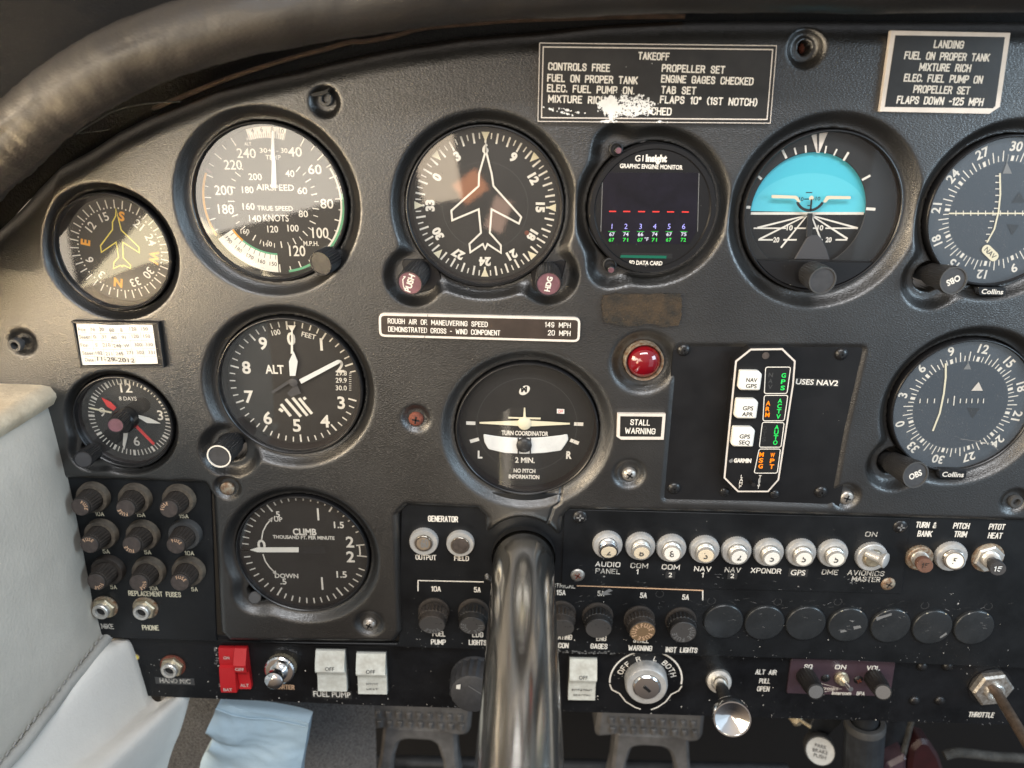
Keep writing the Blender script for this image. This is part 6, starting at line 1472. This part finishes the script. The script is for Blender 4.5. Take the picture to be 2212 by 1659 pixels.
# gap between roll and panel: cloth liner, folded brown strip, loose thread
te = smooth_path([P(u, v, -0.014) for u, v in TOP_EDGE[1:]], 6)
rows = []
for j in range(7):
    t = j/6; rows.append([p+Vector((-.03*t, 0.012+0.03*t-0.02*t*t, -0.004+0.075*t)) for p in te])
b = MB(); b.grid(rows, 'mesh_cloth'); tagit(b.build('gap_liner', sharp=80), 'black woven cloth liner in the gap between roll and panel', 'cloth liner')
b = MB(); pts = [(330, 235), (400, 207), (470, 178), (553, 150), (640, 124), (700, 108), (753, 91), (790, 89), (850, 78), (915, 62), (1000, 53), (1106, 45), (1200, 42), (1330, 38), (1480, 36.5)]
rr = random.Random(4); pp = smooth_path([P(u, v+rr.uniform(-1.2, 1.2), -0.010) for u, v in pts], 5)
rows = [[p+Vector((0, .0, .0012)) for p in pp], [p+Vector((0, -.0008, .0)) for p in pp], [p+Vector((0, .0006, -.0010)) for p in pp], [p+Vector((0, .010, .0004)) for p in pp]]
b.grid(rows, 'trim_brown'); tagit(b.build('trim_strip', sharp=60), 'frayed thin brown strip running along the gap above the panel', 'trim strip')
b = MB(); pp = smooth_path([P(u, v, 0.002) for u, v in [(165, 288), (205, 264), (240, 243), (275, 231), (310, 225), (350, 221), (390, 220)]], 6); b.tube(pp, .00035, 'cable_grey', 8); pp = smooth_path([P(u, v, 0.001) for u, v in [(165, 289), (195, 285), (235, 280)]], 5); b.tube(pp, .0003, 'cable_grey', 8)
tagit(b.build('loose_thread'), 'loose grey thread hanging across the gap under the roll', 'thread')

# ================================================================== SIDE WALL
xw = P(160, 1120, 0.0).x
def wall(u, v, dx=0.0): return Px(u, v, xw+dx)
zt = q(105, 868, 0)[1]; zb = q(214, 1390, 0)[1]
root = empty('side_wall', (xw, 0, zb), 'pale leather side wall with cream ledge, seam and lower kick trim', 'side wall')
# cushion: from z ledge to piping, running from the panel toward the viewer
rows = []; nz, ny = 30, 26
for i in range(nz+1):
    t = i/nz; z = zb+(zt-zb)*t; row = []
    for j in range(ny+1):
        y = 0.012-0.37*(j/ny)
        bulge = 0.010*math.sin(math.pi*min(1, max(0, t)))**.6*min(1, j/3+.15)
        edge = -0.010*max(0, 1-j/2.0)
        x = xw-.001+bulge*.7+edge*.4*min(1, t*6)+0.0016*(vnoise(z*45, y*30, 3)-.5)*min(1, j/8)
        row.append(Vector((x, y, z)))
    rows.append(row)
b = MB(); b.grid(rows, 'leather_grey'); b.build('cushion', root, sharp=80)
# ledge
b = MB(); zl = q(100, 838, 0.0)[1]; prof_l = [(xw-.12, zt-.004), (xw+.001, zt-.002), (xw+.0035, zt+.002), (xw+.0035, zl-.004), (xw+.001, zl), (xw-.004, zl+.001), (xw-.12, zl+.003)]
rows = [[Vector((x+.0015*(vnoise(j*.9, x*200, 2)-.5), 0.004-0.37*j/20, z+.0012*(vnoise(j*.8, z*300, 7)-.5))) for j in range(21)] for x, z in prof_l]
b.grid(rows, 'leather_cream'); b.add([rows[i][0]+Vector((0, .0, 0)) for i in range(len(rows))], [tuple(range(len(rows)))], 'leather_cream'); b.build('ledge', root, sharp=50)
# piping and seam
b = MB(); b.tube([Vector((xw+.002+.0006*math.sin(j*.9), 0.006-0.37*j/40, zb+.0005*math.sin(j*1.7))) for j in range(41)], .0034, 'piping', 14); b.build('piping', root, sharp=80)
b = MB()
for j in range(60):
    y = 0.0-0.36*j/60; b.box((xw+.0006+.0012, y, zb+.0052), (.0004, .0015, .0003), 'stitch', Matrix.Rotation(.35, 3, 'X'))
b.build('stitching', root)
# lower trim: ruled between the seam line and its free edge in front of the lower panel
hF = -0.006
free = [(222, 1384, -.010), (262, 1385, -.0095), (272, 1392, -.008), (282, 1420, hF), (300, 1478, hF), (313, 1522, hF), (320, 1532, hF), (332, 1536, -.006), (350, 1524, -.008), (375, 1508, -.013), (398, 1500, -.018), (402, 1516, -.017), (385, 1580, -.010), (365, 1630, -.004), (345, 1700, .002), (330, 1760, .006)]
fr = smooth_path([P(u, v, h) for u, v, h in free], 4); N = len(fr); rows = []
for i in range(N):
    t = i/(N-1); s0 = Vector((xw-.001, 0.004-0.36*max(0, t-.02)**1.0, zb-.001)); row = []
    for j in range(21):
        s = j/20; p = s0*(1-s)+fr[i]*s
        p = p+Vector((.006*math.sin(math.pi*s)*t, -.004*math.sin(math.pi*s), .004*math.sin(math.pi*s)))
        p = p+Vector((0, 0, .0005*(vnoise(s*7+t*2, t*9, 4)-.5)))
        row.append(p)
    row.append(fr[i]+Vector((.0006, .0035, -.0006))); row.append(fr[i]+Vector((-.002, .012, -.003)))
    rows.append(row)
b = MB(); b.grid([list(reversed(r)) for r in rows], 'leather_white'); b.build('kick_trim', root, sharp=75)

# ================================================================== FOOTWELL
b = MB()
b.add([(-.9, .34, -.75), (.9, .34, -.75), (.9, .34, .05), (-.9, .34, .05)], [(0, 1, 2, 3)], 'black')
tagit(b.build('firewall'), 'dark bulkhead deep behind the pedals', 'bulkhead', kind='structure')
b = MB(); rows = []
for i in range(24):
    t = i/23
    rows.append([P(345+s*46+8*math.sin(t*3), 1470+t*330, -.045-.05*s*.1-.03*t) for s in range(0, 11)])
b.grid([list(reversed(r)) for r in rows], 'carpet'); tagit(b.build('footwell_carpet', sharp=80), 'dark grey speckled carpet lining the footwell side', 'carpet', kind='structure')
# blue sick bag / pouch
out = [(468, 1512), (500, 1517), (545, 1532), (590, 1548), (630, 1556), (668, 1560), (664, 1590), (657, 1630), (650, 1700)]
lft = [(476, 1512), (466, 1532), (458, 1552), (449, 1572), (447, 1585), (456, 1597), (456, 1610), (445, 1626), (432, 1650), (425, 1720)]
rows = []
topc = smooth_path([P(u, v, -.030) for u, v in [(472, 1500), (505, 1512), (555, 1528), (610, 1546), (668, 1560)]], 6)
lc = smooth_path([P(u, v, -.030) for u, v in lft], 5)
rc = smooth_path([P(u, v, -.030) for u, v in [(668, 1560), (663, 1590), (657, 1625), (650, 1665), (645, 1720)]], 9)
M_ = 36
def samp(c, t): x = t*(len(c)-1); i = min(int(x), len(c)-2); return c[i]*(1-(x-i))+c[i+1]*(x-i)
for i in range(M_+1):
    t = i/M_; row = []
    for j in range(31):
        s = j/30; e0 = samp(lc, t); e1 = samp(rc, t); pt = e0*(1-s)+e1*s
        tp = samp(topc, s); lin = samp(topc, 0)*(1-s)+samp(topc, 1)*s
        pt = pt+(tp-lin)*(1-t)**2
        wv = .0028*math.exp(-s*7)*math.sin(t*21)+.0040*(vnoise(s*2.2+t*3, t*7, 12)-.5)+.0022*abs(vnoise(s*6+t*5, t*12-s*4, 15)-.5)+.004*math.sin(s*5+t*4)*math.sin(math.pi*s)+.012*math.sin(math.pi*s)*t
        row.append(pt+Vector((0, -wv, 0)))
    rows.append(row)
b = MB(); b.grid([list(reversed(r)) for r in rows], 'bag_blue'); rows2 = [[p+Vector((0, .012, 0)) for p in r] for r in rows]; b.grid(rows2, 'bag_blue')
b.grid([rows[0], rows2[0]], 'bag_blue'); b.grid([[r[-1] for r in rows], [r[-1] for r in rows2]], 'bag_blue'); b.grid([[r[0] for r in rows], [r[0] for r in rows2]], 'bag_blue')
pouch = b.build('pouch', sharp=60); tagit(pouch, 'crumpled light blue vinyl pouch hanging in the footwell', 'pouch')
b = MB(); b.tube([rows[3][j]+Vector((0, -.0008, 0)) for j in range(0, 30)], .0005, 'bag_blue', 6); b.build('seam', pouch)

def pedal(du, dv, label, clip=0):
    hP = -.13
    def S(pts): return [(u+du, v+dv) for u, v in pts]
    c = q(900+du, 1560+dv, hP); root = empty('rudder_pedal', (c[0], -hP, c[1]), label, 'rudder pedal', 'rudder pedals')
    b = MB(); b.prism(roundpoly(quadu(S([(792, 1505), (1022, 1516), (1016, 1580), (1008, 1592), (985, 1594), (955, 1584), (900, 1577), (850, 1576), (812, 1580), (788, 1582), (782, 1572)]), hP), .004), hP-.03, hP, 'pedal_metal', .004); b.build('pad', root)
    b = MB()
    for r_ in range(2):
        for i in range(9):
            u = 812+i*22+r_*3; v = 1540+i*1.0+r_*20
            b.prism(quadu(S([(u, v-7), (u+11, v-6.5), (u+11, v+7), (u, v+6.5)]), hP), hP-.002, hP+.003, 'pedal_metal', .001)
    b.build('grip_ribs', root)
    b = MB(); hq = hP-.012
    b.prism(roundpoly(quadu(S([(828, 1570), (985, 1576), (988, 1640), (1000, 1730), (965, 1730), (957, 1650), (945, 1612), (930, 1603), (880, 1600), (862, 1604), (850, 1640), (840, 1730), (800, 1730), (820, 1640)]), hq), .004), hq-.02, hq, 'pedal_metal', .003); b.build('arm', root)
pedal(0, 0, 'grey metal rudder pedal left of the control shaft')
pedal(503, 14, 'grey metal rudder pedal right of the control shaft')

# park brake knob
hB = -.055; T = P(1772, 1623, hB); k = kx(1772, 1623, hB); A = Vector((T.x*.0+.10, -1, -.35)).normalized()
root = empty('park_brake_knob', T, 'round grey knob with white face reading PARK BRAKE PUSH', 'knob')
A = (P(1772, 1623, hB)-P(1764, 1600, hB-.022)); L = A.length; B0 = P(1764, 1600, hB-.022)
b = MB(); b.lathe(B0, [(10*k, -.06), (10*k, -.002), (24*k, 0), (31*k, L*.35), (32*k, L*.8), (31*k, L*.97), (29*k, L), (28.5*k, L)], 'plastic_grey', A=A, n=48, cap=False); b.build('body', root)
b = MB(); b.lathe(B0, [(28.5*k, L), (28*k, L-.0003)], 'face_white', A=A, n=48); An = A.normalized(); e1 = -(An.cross(Vector((0, 0, 1)))).normalized(); e2 = An.cross(e1)
for t, dz, wd in (('PARK', 10.5, 24), ('BRAKE', 0, 31), ('PUSH', -10.5, 25)):
    V, F, wn = glyphs(t, .01); b.add([B0+An*(L+.0001)+e1*(a*wd/wn*k)+e2*(c_*7.5*k+dz*k) for a, c_ in V], F, 'ink_dim')
b.build('face', root)
# ribbed column
hK = -.05; c0 = P(1868, 1560, hK); kk = kx(1868, 1560, hK); c1 = P(1858, 1760, hK)
root = empty('ribbed_column', c0, 'dark ribbed plastic column with a worn rim under the intercom', 'column')
A = c1-c0; L = A.length; b = MB(); b.lathe(c0, [(38*kk, 0), (40*kk, .003), (40*kk, L)], 'dark_metal', A=A, n=44, knurl=.03, kidx=(1, 2)); b.build('body', root)
b = MB(); b.lathe(c0, [(42*kk, .004), (42*kk, .0), (40*kk, -.002), (31*kk, -.002), (30*kk, .004)], 'plastic_grey', A=A, n=44, cap=False); b.lathe(c0, [(27*kk, .01), (27*kk, -.06)], 'dark_metal', A=A, n=30); b.build('rim', root)
b = MB(); cm = c0+A*.5+Vector((.006, -40*kk-.0002, 0)); b.tube([cm+Vector((11*kk*math.sin(t), -.0006, 14*kk*math.cos(t)-.004)) for t in [rad(x) for x in range(-130, 131, 20)]], 3*kk, 'dark_metal', 8); b.build('raised_loop', root)
# things deep on the right
b = MB(); b.prism(quadu([(1908, 1530), (1978, 1532), (1948, 1640), (1925, 1700), (1895, 1700)], -.07), -.075, -.07, 'dark_metal', .001); tagit(b.build('angled_bracket'), 'blue-grey sheet metal bracket slanting behind the ribbed column', 'bracket')
b = MB(); b.tube([P(1976, 1530, -.06), P(1958, 1600, -.06), P(1948, 1640, -.06), P(1940, 1700, -.06)], .0022, 'cable_grey', 10); tagit(b.build('control_rod'), 'thin grey rod along the slanting bracket', 'rod')
b = MB(); b.prism(roundpoly(quadu([(1990, 1600), (2010, 1604), (2030, 1635), (2045, 1680), (2000, 1720), (1960, 1690), (1968, 1620)], -.06), .003), -.075, -.06, 'red_lever', .003); tagit(b.build('fuel_selector_cover'), 'dark red lever cover low in the footwell', 'lever')
b = MB(); b.prism(roundpoly(quadu([(1915, 1655), (1945, 1640), (1960, 1632), (1960, 1720), (1900, 1720)], -.055), .004), -.07, -.055, 'intercom_plate', .003); tagit(b.build('mauve_cover'), 'dull mauve cover at the bottom edge beside the column', 'cover')
b = MB(); b.tube(smooth_path([P(u, v, -.10) for u, v in [(2040, 1632), (2065, 1626), (2100, 1628), (2150, 1634), (2260, 1640)]], 8), .0040, 'cable_grey', 14); tagit(b.build('wrapped_cable'), 'grey cloth-wrapped cable crossing the dark lower right corner', 'cable')
b = MB(); b.lathe(P(1713, 1545, -.06), [(14*kk, -.012), (14*kk, .006), (8*kk, .008)], 'brass', A=(.3, -.8, -.1), n=6); b.tube([P(1720, 1550, -.055), P(1735, 1560, -.05), P(1752, 1571, -.045)], .0014, 'brass', 10); tagit(b.build('brass_fitting'), 'brass pipe fitting under the lower panel edge', 'fitting')
b = MB(); b.prism(quadu([(1765, 1540), (1820, 1535), (1822, 1560), (1790, 1590), (1765, 1600), (1745, 1575)], -.07), -.075, -.07, 'dark_metal', .001); tagit(b.build('lever_arm'), 'dark flat lever arm above the park brake knob', 'lever arm')

b = MB(); b.tube([P(u, v, -.19) for u, v in [(560, 1640), (1106, 1652), (1700, 1664)]], .007, 'dark_metal', 18); tagit(b.build('torque_tube'), 'dark tube running across behind the rudder pedals', 'tube')
